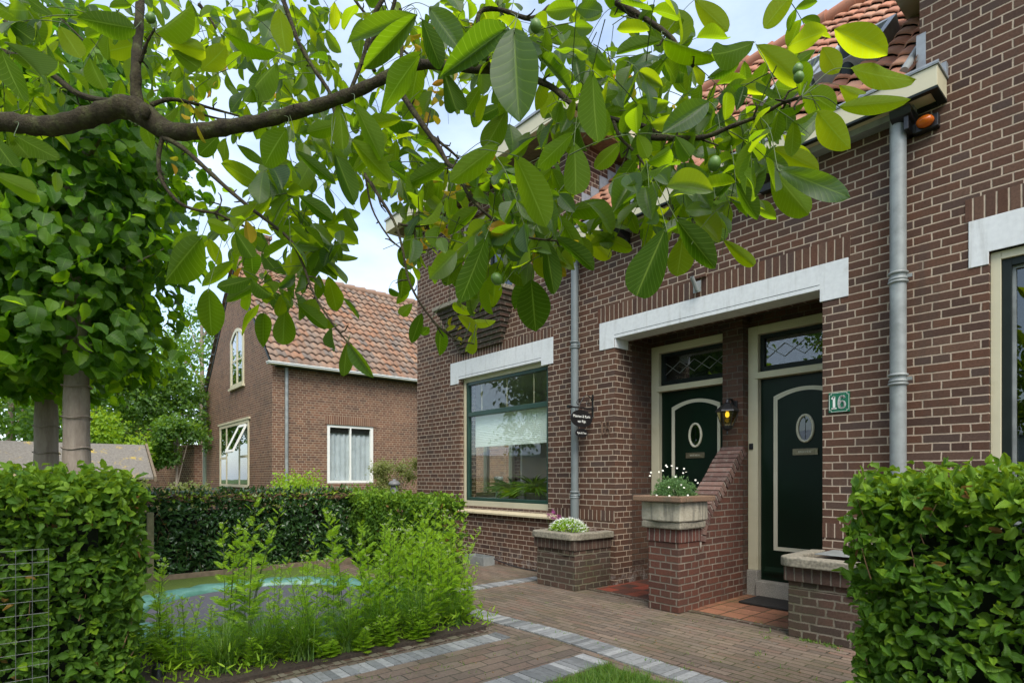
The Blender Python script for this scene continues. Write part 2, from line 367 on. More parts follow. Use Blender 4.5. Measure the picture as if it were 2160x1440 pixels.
M['sill'] = plain('cream_sill_tile', (.50, .42, .27), .4, .1, 9)
M['soil'] = plain('soil', (.045, .032, .022), .95, .5, 60, bump=1)
M['brass'] = plain('worn_brass', (.25, .21, .14), .35, .25, 30, metal=.8)
M['rust'] = plain('bronze_number', (.30, .19, .13), .5, .3, 30, metal=.4)
M['orange'] = plain('orange_lens', (.62, .13, .01), .2, .1, 9)
M['mat'] = plain('rubber_mat', (.012, .011, .010), .8, .5, 50, bump=1)
M['glass'] = glassmat('window_glass', (.97, .99, .97), refl=1.5)
M['glassdark'] = glassmat('dark_window_glass', (.5, .55, .52), 1.9)
M['room'] = plain('room_plaster', (.70, .70, .62), .8, .05, 4)
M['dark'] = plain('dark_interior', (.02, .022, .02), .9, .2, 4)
M['blind'] = plain('pleated_blind', (.80, .84, .78), .8, .04, 6)
M['curtain'] = plain('grey_curtain', (.50, .53, .58), .8, .15, 5)
M['signgreen'] = plain('green_enamel', (.008, .12, .06), .25, .1, 20)
M['white2'] = plain('white_enamel', (.75, .75, .70), .35, .04, 20)
M['nbgreen'] = plain('green_grey_boards', (.20, .24, .17), .5, .1, 9)
M['rubber'] = plain('trampoline_mat', (.075, .070, .082), .7, .15, 30)
M['wood'] = plain('old_wood', (.16, .12, .075), .85, .3, 20, bump=.6)
M['post'] = plain('mossy_post', (.13, .12, .06), .9, .3, 20, bump=.6)
M['wire'] = plain('wire', (.16, .17, .16), .5, .2, 20, metal=.6)
M['terracotta'] = plain('grey_pot', (.24, .22, .20), .8, .2, 20)
M['stalk'] = plain('green_stalk', (.065, .095, .02), .6, .2, 20)
M['twig'] = plain('dry_twig', (.24, .13, .075), .9, .3, 20)
k = N('trampoline_cover'); n1 = k.noise(7, 6, rough=.65)
c = k.ramp(n1, [(.3, (.06, .17, .13)), (.55, (.09, .22, .17)), (.8, (.15, .29, .24))])
c = k.mix(k.ss(k.noise(1.8, 5), .55, .7), c, (.20, .33, .28)); M['pad'] = k.done(k.princ(c, .38, .5, 0, k.bump(k.noise(5, 5), .6, .03)))
k = N('walnut_bark'); n1 = k.noise(24, 7, rough=.7); n2 = k.noise(110, 5, rough=.7)
c = k.ramp(n1, [(.30, (.028, .022, .015)), (.50, (.062, .050, .030)), (.62, (.085, .085, .035)), (.80, (.19, .18, .135))])
c = k.mix(k.ss(n2, .5, .8), c, (.03, .024, .016)); M['bark'] = k.done(k.princ(c, .9, .2, 0, k.bump(n2, 1, .012)))
k = N('lime_bark'); mpn = k.n('ShaderNodeMapping'); mpn.inputs['Scale'].default_value = (1, 1, .25); k.L(k.pos(), mpn.inputs[0])
n1 = k.noise(14, 6, mpn.outputs[0], .7); n2 = k.noise(80, 4, rough=.7)
c = k.ramp(n1, [(.3, (.20, .155, .12)), (.6, (.31, .255, .205)), (.85, (.42, .38, .32))])
c = k.mix(k.ss(n2, .62, .75), c, (.32, .30, .24)); M['limebark'] = k.done(k.princ(c, .9, .2, 0, k.bump(n1, .7, .02)))
def tilemat(name, cols, lich):
    k = N(name); a = k.n('ShaderNodeAttribute', attribute_name='rnd').outputs['Fac']
    c = k.ramp(a, [((i + .5) / len(cols), x) for i, x in enumerate(cols)])
    c = k.mix(k.m_('MULTIPLY', k.ss(k.noise(22, 7, rough=.75), .5, .7), .55), c, lich)
    c = k.mix(k.m_('MULTIPLY', k.ss(k.noise(3, 5, rough=.7), .5, .7), .4), c, (.16, .14, .12))
    return k.done(k.princ(c, .8, .3, 0, k.bump(k.noise(50, 4), .4, .006)))
M['tile_old'] = tilemat('old_pantile', [(.25, .135, .08), (.18, .12, .085), (.29, .15, .085), (.20, .15, .115), (.31, .19, .12), (.16, .125, .10)], (.13, .11, .08))
M['tile_red2'] = tilemat('red_pantile', [(.36, .15, .085), (.43, .19, .11), (.30, .125, .075), (.40, .21, .13)], (.18, .12, .085))
k = N('bluestone_setts'); a = k.n('ShaderNodeAttribute', attribute_name='rnd').outputs['Fac']
c = k.ramp(a, [(.15, (.15, .155, .155)), (.5, (.235, .24, .238)), (.85, (.35, .352, .345))])
mpn = k.n('ShaderNodeMapping'); mpn.inputs['Scale'].default_value = (6, 6, 6); k.L(k.pos(), mpn.inputs[0])
c = k.mix(k.ss(k.noise(5, 8, mpn.outputs[0], .7), .4, .75), c, k.mix(1.0, c, (.62, .62, .6), 'MULTIPLY'))
M['setts'] = k.done(k.princ(c, .6, .4, 0, k.bump(k.noise(70, 5), .4, .004)))
M['walnut'] = leafmat('walnut_leaf', [(.036, .074, .024), (.045, .085, .034), (.060, .12, .020)], [(.040, .080, .008), (.070, .125, .008), (.11, .17, .008)],  # grey in the upper-face colours stands in for reflected sky
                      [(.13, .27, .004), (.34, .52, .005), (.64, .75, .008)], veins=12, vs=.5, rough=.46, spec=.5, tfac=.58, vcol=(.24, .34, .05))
M['yellowleaf'] = leafmat('yellow_walnut_leaf', [(.30, .26, .02), (.40, .20, .02), (.25, .28, .02)], [(.30, .26, .02), (.42, .18, .02), (.25, .28, .02)],
                          [(.65, .60, .02), (.75, .42, .02), (.60, .66, .03)], vs=.4)
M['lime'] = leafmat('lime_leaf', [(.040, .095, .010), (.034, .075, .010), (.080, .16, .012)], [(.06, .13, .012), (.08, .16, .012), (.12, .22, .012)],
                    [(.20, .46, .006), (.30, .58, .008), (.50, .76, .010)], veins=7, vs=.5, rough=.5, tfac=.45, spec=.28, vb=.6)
M['beech'] = leafmat('beech_leaf', [(.056, .132, .008), (.042, .105, .008), (.16, .28, .012)], [(.08, .16, .022), (.09, .18, .022), (.12, .22, .022)],
                     [(.20, .42, .014), (.26, .48, .016), (.40, .58, .018)], veins=11, vs=.5, rough=.5, spec=.34, tfac=.26, vb=.9)
M['ivy'] = leafmat('ivy_leaf', [(.022, .062, .014), (.030, .080, .018), (.065, .14, .028)], [(.04, .08, .02), (.05, .09, .02), (.06, .10, .02)],
                   [(.05, .13, .01), (.07, .16, .01), (.12, .24, .015)], veins=4, vs=.25, rough=.3, spec=.5, tfac=.15)
M['tansy'] = leafmat('feathery_leaf', [(.21, .38, .018), (.26, .44, .022), (.34, .52, .03)], [(.18, .34, .02), (.22, .38, .02), (.27, .42, .03)],
                     [(.40, .66, .015), (.48, .72, .02), (.58, .80, .03)], veins=5, vs=.1, rough=.5, spec=.3, tfac=.42)
M['grass'] = leafmat('grass_blade', [(.06, .14, .016), (.09, .19, .02), (.14, .22, .03)], [(.06, .14, .016), (.09, .19, .02), (.14, .22, .03)],
                     [(.2, .42, .015), (.26, .48, .02), (.36, .50, .05)], veins=1, vs=.05, rough=.45, spec=.4, tfac=.35)
M['bgleaf'] = leafmat('far_tree_leaf', [(.05, .11, .022), (.07, .15, .028), (.12, .22, .035)], [(.06, .12, .025), (.08, .16, .03), (.12, .22, .035)],
                      [(.2, .40, .02), (.28, .48, .025), (.4, .6, .03)], veins=5, vs=.1, rough=.5, tfac=.4)
M['brightleaf'] = leafmat('bright_shrub_leaf', [(.15, .28, .016), (.20, .34, .02), (.26, .40, .03)], [(.15, .28, .02), (.2, .34, .02), (.26, .4, .03)],
                          [(.4, .62, .015), (.48, .68, .02), (.6, .74, .03)], veins=5, vs=.1, rough=.5, tfac=.4)
M['oliveleaf'] = leafmat('olive_shrub_leaf', [(.16, .17, .05), (.20, .22, .07), (.24, .26, .10)], [(.16, .17, .05), (.20, .22, .07), (.24, .26, .10)],
                         [(.35, .40, .06), (.4, .46, .08), (.5, .55, .12)], veins=5, vs=.1, rough=.5, tfac=.4)
M['deadleaf'] = leafmat('dead_leaf', [(.16, .08, .03), (.22, .12, .04), (.28, .17, .05)], [(.16, .08, .03), (.22, .12, .04), (.28, .17, .05)], [(.3, .16, .04), (.4, .2, .05), (.5, .3, .06)], veins=8, vs=.2, rough=.7, spec=.1)
M['greyleaf'] = leafmat('daisy_leaf', [(.10, .20, .075), (.13, .24, .09), (.18, .30, .12)], [(.12, .2, .08), (.14, .24, .09), (.18, .3, .12)],
                        [(.25, .45, .10), (.3, .5, .12), (.35, .55, .15)], veins=2, vs=.1, tfac=.3)
M['petal'] = plain('white_petal', (.78, .78, .72), .6, .05, 20)
M['yolk'] = plain('flower_centre', (.62, .45, .06), .7, .1, 20)
M['purple'] = plain('purple_petal', (.28, .04, .18), .6, .2, 20)
M['core'] = plain('hedge_shade_core', (.010, .014, .006), 1, .4, 12, bump=.3)
k = N('ground_soil_grass'); c = k.ramp(k.noise(3, 6), [(.3, (.05, .09, .02)), (.7, (.09, .13, .035))])
M['ground'] = k.done(k.princ(c, .95, .2, 0, k.bump(k.noise(40, 4), .5, .02)))
k = N('lawn_green'); c = k.ramp(k.noise(60, 6, rough=.7), [(.3, (.065, .10, .02)), (.7, (.14, .20, .04))])
M['lawn'] = k.done(k.princ(c, .95, .2, 0, k.bump(k.noise(160, 4), 1, .01)))

# ------------------------------------------------------------------ ground, paving, lawn
def sheet(name, x0, x1, y0, y1, z, m, kind='structure'):
    o = MB().add([(x0, y0, z), (x1, y0, z), (x1, y1, z), (x0, y1, z)], [(0, 1, 2, 3)]).build(name, M[m]); o['kind'] = kind; return o
sheet('ground', -300, 300, -300, 300, -.03, 'ground')
sheet('paving', -7.4, 4.5, -7.0, .02, 0, 'pave_x')
sheet('driveway', -3.225, -2.62, -8.0, -2.035, .004, 'pave_y')
sheet('lawn', -2.37, .8, -8.0, -2.13, .006, 'lawn')
MB().box(-6.2, -3.52, -5.6, -2.2, -.02, .035).build('planting_bed_soil', M['soil'])['kind'] = 'structure'
MB().box(-7.42, -6.2, -6.0, -2.0, -.02, .03).box(-6.2, -5.0, -2.2, -2.0, -.02, .028).build('artificial_lawn', M['lawn'])['kind'] = 'structure'
e = MB()
for k in range(26): e.rv = rnd.random(); e.box(-3.52, -3.455, -5.6 + k * .13, -5.475 + k * .13, -.02, .012)
for k in range(8): e.box(-3.52 - (k + 1) * .205, -3.525 - k * .205, -2.2, -2.14, -.02, .012)
struct(e.build('bed_edging_bricks', M['planter'], bevel=.003))
def setts(name, x0, x1, y0, y1, along, w=.052, z=.0, bow=0):
    mb = MB(); p = x0 if along == 'x' else y0; end = x1 if along == 'x' else y1
    while p < end - .01:
        ww = w * rnd.uniform(.85, 1.2); q = min(p + ww, end); mb.rv = min(.95, max(.05, rnd.gauss(.5, .22))); j = rnd.uniform(-.004, .004); h = z + .010 + rnd.uniform(-.002, .002)
        if along == 'x': j += bow * math.exp(-((p + 3.0) / .7) ** 2); mb.box(p + .002, q - .002, y0 + j, y1 + j, -.02, h)
        else: mb.box(x0 + j, x1 + j, p + .002, q - .002, -.02, h)
        p = q
    return struct(mb.build(name, M['setts'], bevel=.0018))
setts('bluestone_strip_across', -6.0, 1.5, -2.04, -1.84, 'x', bow=.075)
setts('bluestone_strip_to_planter', -5.02, -4.84, -1.815, -.30, 'y')
setts('bluestone_strip_by_bed', -3.40, -3.23, -7.5, -2.19, 'y')
setts('bluestone_strip_by_lawn', -2.615, -2.395, -7.5, -2.07, 'y', w=.06)
# moss and weeds in joints, small leaves dropped on the paving
blade = grid_leaf(4, lambda t: 1 - t ** 1.5, cols=(-1, 1), fold=.1, arch=.55, wav=0)
blade2 = grid_leaf(4, lambda t: 1 - t ** 1.5, cols=(-1, 1), fold=.1, arch=.2, wav=0)
Lw = Leaves([blade, blade2])
def blades(L, x, y, z, n, h, w, spread=.6, ra=.5):
    for _ in range(n):
        a = rnd.uniform(0, 6.283); r = rnd.uniform(0, spread)
        d = Vector((math.cos(a) * r, math.sin(a) * r, 1)); nn = Vector((math.cos(a), math.sin(a), .2)) * -1
        L.put((x + rnd.gauss(0, ra), y + rnd.gauss(0, ra), z), d, nn, h * rnd.uniform(.5, 1.2), w * rnd.uniform(.7, 1.2))
for _ in range(170):
    x, y = rnd.uniform(-5, 0), rnd.uniform(-4.2, -.2)
    if rnd.random() < .55: x, y = rnd.uniform(-3.2, -2.62), rnd.uniform(-4.5, -2.1)
    blades(Lw, x, y, 0, rnd.randint(3, 9), .022, .004, 1.6, .014)
for _ in range(60):
    x, y = rnd.choice([(rnd.uniform(-3.2, -1.9), -.42), (rnd.uniform(-2.4, -1.2), rnd.uniform(-1.8, -.6)), (rnd.uniform(-4.0, -1.5), -1.84), (-1.6 + rnd.gauss(0, .25), -.60)])
    blades(Lw, x + rnd.gauss(0, .02), y + rnd.gauss(0, .02), 0, rnd.randint(4, 14), .035, .006, 1.8, .018)
Lw.build('joint_weeds', M['grass'])['kind'] = 'stuff'
Lg = Leaves([blade, blade2])
for _ in range(9000):
    x, y = rnd.uniform(-2.36, -1.0), -2.13 - abs(rnd.gauss(0, .45))
    e = .035 * math.sin(x * 23) + .02 * math.sin(x * 51)
    blades(Lg, x, y + e, 0, 1, .075, .004, 1.2, .006)
Lg.build('lawn_grass', M['grass'])['kind'] = 'stuff'
sheet('porch_floor_tiles', -2.87, -1.9, -.40, .66, .008, 'tile_floor')
sheet('porch_floor_red_tiles', -4.055, -3.09, -.34, .66, .008, 'tile_red')
MB().box(-2.9, -1.93, -.47, -.40, -.02, .012).box(-4.1, -3.1, -.41, -.34, -.02, .012).build('porch_edge_kerb', M['planter'], bevel=.003)['kind'] = 'structure'

# ------------------------------------------------------------------ the brick house (numbers 18 and 16)
def wall_grid(mb, a0, a1, z0, z1, holes, c0, c1, axis='y'):
    """wall between planes c0 (outside) and c1; a = X (axis 'y') or Y (axis 'x'); holes = (a0,a1,z0,z1)"""
    A = sorted({a0, a1} | {round(h[i], 4) for h in holes for i in (0, 1) if a0 < h[i] < a1})
    Z = sorted({z0, z1} | {round(h[i], 4) for h in holes for i in (2, 3) if z0 < h[i] < z1})
    occ = lambda i, j: 0 <= i < len(A) - 1 and 0 <= j < len(Z) - 1 and not any(h[0] - 1e-3 < (A[i] + A[i + 1]) / 2 < h[1] + 1e-3 and h[2] - 1e-3 < (Z[j] + Z[j + 1]) / 2 < h[3] + 1e-3 for h in holes)
    P = (lambda a, c, z: (a, c, z)) if axis == 'y' else (lambda a, c, z: (c, a, z))
    for i in range(len(A) - 1):
        for j in range(len(Z) - 1):
            if not occ(i, j): continue
            l, r, b, t = A[i], A[i + 1], Z[j], Z[j + 1]
            for c in (c0, c1): mb.add([P(l, c, b), P(r, c, b), P(r, c, t), P(l, c, t)], [(0, 1, 2, 3)])
            if not occ(i - 1, j): mb.add([P(l, c0, b), P(l, c1, b), P(l, c1, t), P(l, c0, t)], [(0, 1, 2, 3)])
            if not occ(i + 1, j): mb.add([P(r, c0, b), P(r, c1, b), P(r, c1, t), P(r, c0, t)], [(0, 1, 2, 3)])
            if not occ(i, j - 1): mb.add([P(l, c0, b), P(l, c1, b), P(r, c1, b), P(r, c0, b)], [(0, 1, 2, 3)])
            if not occ(i, j + 1): mb.add([P(l, c0, t), P(l, c1, t), P(r, c1, t), P(r, c0, t)], [(0, 1, 2, 3)])
    return mb
H = here('brick_house', 'dark brown brick semi-detached house with two green front doors under one white lintel', 'house', (-3, 4, 0))
PL, PR = -4.055, -1.905
mb = MB()
wall_grid(mb, -8.228, 3.2, 0, 5.24, [(PL, PR, -.1, 2.72), (-7.0, -5.11, .77, 2.65), (-7.0, -5.8, 3.70, 4.95), (-.853, 1.6, .77, 2.70), (-4.716, -1.244, 3.9, 5.3)], 0, .3)
wall_grid(mb, .302, 8, 0, 5.24, [(.75, 2.0, .85, 2.4)], -8.228, -7.93, 'x')
wall_grid(mb, .302, 8, 3.5, 5.24, [], -4.716, -4.99, 'x')
wall_grid(mb, .302, 8, 3.5, 5.24, [], -1.244, -.97, 'x')
wall_grid(mb, .302, 8, 0, 5.24, [], 3.2, 2.9, 'x')
wall_grid(mb, -7.928, 2.898, 0, 5.24, [(-4.99, -.97, 3.9, 5.3)], 8, 7.7)
wall = mb.build('wall', M['brick'], H)
# porch inside
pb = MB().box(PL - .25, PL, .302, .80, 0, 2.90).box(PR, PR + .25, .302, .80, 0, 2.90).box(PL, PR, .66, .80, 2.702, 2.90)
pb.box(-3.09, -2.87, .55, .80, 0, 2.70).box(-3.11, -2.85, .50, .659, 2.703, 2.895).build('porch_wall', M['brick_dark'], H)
MB().box(PL, PR, .302, .80, 2.902, 2.94).build('porch_ceiling', M['wood'], H)
# room behind window 18
rm = MB()
rm.add([(-7.9, .31, .35), (-4.5, .31, .35), (-4.5, 4, .35), (-7.9, 4, .35)], [(0, 1, 2, 3)])
rm.add([(-7.9, .31, 2.78), (-4.5, .31, 2.78), (-4.5, 4, 2.78), (-7.9, 4, 2.78)], [(0, 1, 2, 3)])
rm.add([(-7.9, 4, .35), (-4.5, 4, .35), (-4.5, 4, 2.78), (-7.9, 4, 2.78)], [(0, 1, 2, 3)])
rm.add([(-4.5, .31, .35), (-4.5, 4, .35), (-4.5, 4, 2.78), (-4.5, .31, 2.78)], [(0, 1, 2, 3)])
wall_grid(rm, .31, 4, .35, 2.78, [(.75, 2.0, .85, 2.4)], -7.92, -7.88, 'x')
rm.build('room', M['room'], H)
MB().box(-7.08, -5.08, .305, .36, .35, .76).build('radiator_cover', M['room'], H)
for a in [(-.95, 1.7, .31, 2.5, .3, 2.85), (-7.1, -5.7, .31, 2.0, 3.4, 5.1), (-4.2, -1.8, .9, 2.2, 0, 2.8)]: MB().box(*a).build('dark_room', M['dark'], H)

def U_lintel(name, x0, x1, z0, z1, ear, zear, y=-.007, depth=.15):
    L = MB()
    L.prism([(x0, zear), (x0 + ear, zear), (x0 + ear, z0), (x1 - ear, z0), (x1 - ear, zear), (x1, zear), (x1, z1), (x0, z1)], y, -.0005, 'y')
    L.box(x0 + ear + .001, x1 - ear - .001, 0, depth, z0 + .0005, z0 + .03)
    o = L.build(name, M['white'], H, bevel=.004)
    MB().box(x0 + ear - .0, x1 - ear + .0, y - .0012, y + .001, z0 + .036, z0 + .040).build('groove_shade', M['trimblack'], o)  # dark strip on the face, coloured as the shade of a groove
    return o
U_lintel('window_lintel', -7.245, -5.015, 2.648, 2.912, .215, 2.585)
lp = U_lintel('porch_lintel', -4.272, -1.712, 2.713, 2.916, .213, 2.612, depth=.22)
MB().box(PL - .002, PL + .012, .0, .22, 2.612, 2.7125).build('lintel_ear', M['white'], lp)
MB().box(PR - .012, PR + .002, .0, .22, 2.612, 2.7125).build('lintel_ear', M['white'], lp)
MB().prism([(-.962, 2.617), (-.853, 2.617), (-.853, 2.70), (1.6, 2.70), (1.6, 2.617), (1.75, 2.617), (1.75, 2.935), (-.962, 2.935)], -.007, -.0005, 'y').box(-.85, 1.6, 0, .08, 2.70, 2.73).build('window_lintel', M['white'], H, bevel=.004)
for a in [(-7.245, -5.015, 2.914, 3.03), (-4.30, -1.70, 2.918, 3.085), (-.98, 1.8, 2.937, 3.09), (-5.0, PL, .705, .82), (PR, -.9, .705, .82)]:
    MB().box(a[0], a[1], -.004, -.0005, a[2], a[3]).build('soldier_course', M['soldier'], H)
# relief above the doors
MB().box(-3.06, -2.94, -.035, -.0005, 3.09, 3.42).box(-2.94, -2.83, -.03, -.0005, 3.42, 3.48).box(-3.17, -3.06, -.03, -.0005, 3.42, 3.48).build('brick_relief', M['brick'], H, bevel=.002)
# corbelled bay and stone slab
cb = MB()
for i in range(10):
    cb.box(-7.2 + .026 * i, -5.73 - .028 * i, -(.275 - .026 * i), -.0005, 3.64 - .0625 * (i + 1) + .001, 3.64 - .0625 * i - .001)
cb.build('corbelled_bay', M['planter'], H, bevel=.003)
MB().box(-7.26, -5.70, -.33, -.0005, 3.642, 3.70).build('bay_slab', M['stone'], H, bevel=.008)

def frame_box(mb, x0, x1, z0, z1, t, y0, y1, tb=None):
    tb = tb or t
    mb.box(x0, x0 + t, y0, y1, z0, z1).box(x1 - t, x1, y0, y1, z0, z1).box(x0 + t, x1 - t, y0, y1, z1 - t, z1).box(x0 + t, x1 - t, y0, y1, z0, z0 + tb)
    return mb
# window 18
w = frame_box(MB(), -6.998, -5.112, .772, 2.648, .055, .065, .16, .075).build('window', M['cream'], H, bevel=.003)
frame_box(MB(), -6.94, -5.17, .85, 2.592, .045, .075, .14).box(-6.895, -5.215, .074, .142, 2.085, 2.15).build('sash', M['sashgreen'], w, bevel=.003)
MB().box(-6.9, -5.2, .105, .111, .89, 2.55).build('pane', M['glass'], w)
for x in (-6.62, -6.05, -5.5): MB().box(x, x + .010, .114, .120, 2.15, 2.55).build('glazing_bar', M['cream'], w)
bl = MB()
for i in range(18): bl.prism([(.17, 2.10 - i * .025), (.188, 2.0875 - i * .025), (.17, 2.075 - i * .025), (.167, 2.0875 - i * .025)], -6.84, -5.14)
bl.box(-6.84, -5.14, .165, .19, 1.635, 1.65).build('blind', M['blind'], H)
sl = MB(); x = -7.12
while x < -5.03:
    sl.prism([(.06, .770), (-.055, .700), (-.055, .676), (.06, .676)], x + .0015, x + .0975); x += .099
sl.build('window_sill', M['sill'], H, bevel=.002)
MB().box(-7.05, -5.08, .30, .50, .765, .79).build('inner_sill', M['room'], H)
w = frame_box(MB(), -6.998, -5.802, 3.702, 4.948, .05, .07, .15).box(-6.43, -6.37, .07, .15, 3.752, 4.898).build('window', M['cream'], H)
frame_box(frame_box(MB(), -6.948, -6.432, 3.752, 4.898, .045, .08, .13), -6.368, -5.852, 3.752, 4.898, .045, .08, .13).build('sash', M['trimblack'], w)
MB().box(-6.9, -5.9, .1, .106, 3.8, 4.85).build('pane', M['glassdark'], w)
w = frame_box(MB(), -.851, 1.598, .772, 2.698, .055, .03, .16).build('window', M['cream'], H, bevel=.003)
frame_box(MB(), -.795, 1.542, .828, 2.642, .05, .05, .14).build('sash', M['trimblack'], w, bevel=.003)
frame_box(MB(), -.745, 1.492, .878, 2.592, .018, .078, .12).build('glazing_bead', M['zinc'], w)
MB().box(-.73, 1.48, .1, .106, .89, 2.58).build('pane', M['glassdark'], w)
w = MB()   # side window in the end wall
for a in [(.752, .812), (1.345, 1.405), (1.938, 1.998)]: w.box(-8.18, -8.08, a[0], a[1], .852, 2.398)
w.box(-8.18, -8.08, .812, 1.345, .852, .92).box(-8.18, -8.08, 1.405, 1.938, .852, .92).box(-8.18, -8.08, .812, 1.345, 2.33, 2.398).box(-8.18, -8.08, 1.405, 1.938, 2.33, 2.398)
w = w.build('window', M['cream'], H); MB().box(-8.14, -8.134, .8, 1.95, .9, 2.35).build('pane', M['glass'], w)

def text(body, size, loc, rot, m, parent, name='lettering', ext=.0015, sx=1, sp=1):
    c = bpy.data.curves.new(name, 'FONT'); c.body = body; c.size = size; c.extrude = ext; c.align_x = 'CENTER'; c.align_y = 'CENTER'; c.space_character = sp
    o = bpy.data.objects.new(name, c); COL.objects.link(o); c.materials.append(M[m]); o.location = loc; o.rotation_euler = rot; o.scale = (sx, 1, 1)
    return adopt(o, parent)
def ring(mb, cx, cz, a, b, wid, y0, y1, n=40):
    P = lambda r, t, y: (cx + (a + r) * math.cos(t), y, cz + (b + r) * math.sin(t))
    for k in range(n):
        t, u = 2 * math.pi * k / n, 2 * math.pi * (k + 1) / n
        q = [P(r, s, y) for s in (t, u) for r, y in ((0, y1), (0, y0), (-wid * .5, y0 - .006), (-wid, y0), (-wid, y1))]
        mb.add(q, [(i, i + 1, i + 6, i + 5) for i in range(4)], True)
def door(xl, xr, cx, lab):
    fr = MB().box(xl - .1, xl, .65, .78, .26, 2.70).box(xr, xr + .045, .65, .78, .26, 2.70).box(xl, xr, .65, .78, 2.617, 2.70).box(xl - .022, xr, .636, .78, 2.172, 2.236)
    fr = fr.build('door_frame', M['cream'], H, bevel=.004)
    MB().box(xl - .115, xl + .004, .63, .80, 0, .258).box(xl + .004, xr + .045, .60, .80, 0, .162).build('granite_threshold', M['granite'], H, bevel=.006)
    d = MB().box(xl + .002, xr - .002, .715, .76, .164, 2.170).build('door', M['green'], H, bevel=.002)
    d['label'] = lab
    MB().prism([(.715, .30), (.675, .262), (.675, .245), (.715, .245)], xl + .05, xr - .02).build('weatherboard', M['green'], d)
    a = .30; zt, zc = 1.985, 2.055; n = 18
    arc = [(cx - a + 2 * a * i / n, zt + (zc - zt) * (1 - (2 * i / n - 1) ** 2)) for i in range(n + 1)]
    out = [(cx - a, .47)] + arc + [(cx + a, .47)]
    def inset(P, t):
        c0 = P[0]; res = []
        for (x, z) in P:
            res.append((x + (t if x < cx - 1e-6 else -t if x > cx + 1e-6 else 0) * (1 if abs(x - cx) > a - 1e-6 else abs(x - cx) / a), z + (t if z < .5 else -t)))
        return res
    mo = MB()
    for t0, t1, y in ((0, .014, .704), (.014, .036, .709)):
        o_, i_ = inset(out, t0), inset(out, t1); n2 = len(o_)
        for k in range(n2):
            q = (k + 1) % n2
            mo.add([(o_[k][0], y, o_[k][1]), (o_[q][0], y, o_[q][1]), (i_[q][0], y, i_[q][1]), (i_[k][0], y, i_[k][1])], [(0, 1, 2, 3)])
            mo.add([(o_[k][0], y, o_[k][1]), (o_[q][0], y, o_[q][1]), (o_[q][0], .7155, o_[q][1]), (o_[k][0], .7155, o_[k][1])], [(0, 1, 2, 3)])
            mo.add([(i_[k][0], y, i_[k][1]), (i_[q][0], y, i_[q][1]), (i_[q][0], .7155, i_[q][1]), (i_[k][0], .7155, i_[k][1])], [(0, 1, 2, 3)])
    mo.build('panel_moulding', M['creamdoor'], d)
    ov = MB(); ring(ov, cx, 1.655, .083, .137, .022, .700, .7155); ov.build('oval_frame', M['creamdoor'], d)
    n = 32; MB().add([(cx + .064 * math.cos(2 * math.pi * k / n), .712, 1.655 + .118 * math.sin(2 * math.pi * k / n)) for k in range(n)], [tuple(range(n))]).build('oval_glass', M['glassdark'], d)
    g = MB()
    for i in range(0, 1): g.box(cx + i * .03 - .0008, cx + i * .03 + .0008, .708, .7105, 1.655 - .10, 1.655 + .10)
    g.build('oval_grille', M['black'], d)
    lpz = 1.432
    pl = MB().box(cx - .115, cx + .115, .700, .7145, lpz - .03, lpz + .03).box(cx - .105, cx + .105, .694, .70, lpz + .022, lpz + .03).box(cx - .085, cx + .085, .696, .699, lpz - .018, lpz + .016).build('letter_plate', M['brass'], d, bevel=.002)
    text('BRIEVEN', .026, (cx, .6945, lpz - .001), (R(90), 0, 0), 'creamdoor', pl, sp=1.25)
    tw = frame_box(MB(), xl + .002, xr - .002, 2.238, 2.615, .04, .70, .75, .06).build('transom_window', M['trimblack'], fr, bevel=.002)
    MB().box(xl + .042, xr - .042, .725, .730, 2.298, 2.575).build('transom_pane', M['glass'], fr)
    ld = MB(); s = .185; zc = 2.437; h = .132
    for i in range(5):
        x0 = xl + .05 + i * s
        for sg in (-1, 1):
            x1 = min(x0 + s, xr - .045); f = (x1 - x0) / s
            if x1 > x0: ld.obox(((x0 + x1) / 2, .7225, zc + sg * h * (f / 2 - .5) * (1 if i % 2 else -1)), ((x1 - x0) / 2, 0, sg * h * f / 2 * (1 if i % 2 else -1)), (0, .0015, 0), (0, 0, .0035))
    ld.build('lead_lattice', M['zinc'], fr)
    return d
d18 = door(-3.946, -3.118, -3.505, 'front door of number 18, left of the pier')
d16 = door(-2.768, -1.952, -2.334, 'front door of number 16, right of the pier')
MB().box(-2.852, -2.812, .636, .65, 1.47, 1.53).build('bell_push', M['black'], H, bevel=.004)
MB().lathe([(0, 0), (.010, 0), (.013, .012), (.022, .03), (.024, .04), (.016, .052), (0, .056)], n=14).build('door_knob', M['brass'], d18).matrix_local = Matrix.Translation((-3.155, .715, 1.32)) @ Matrix.Rotation(R(90), 4, 'X')

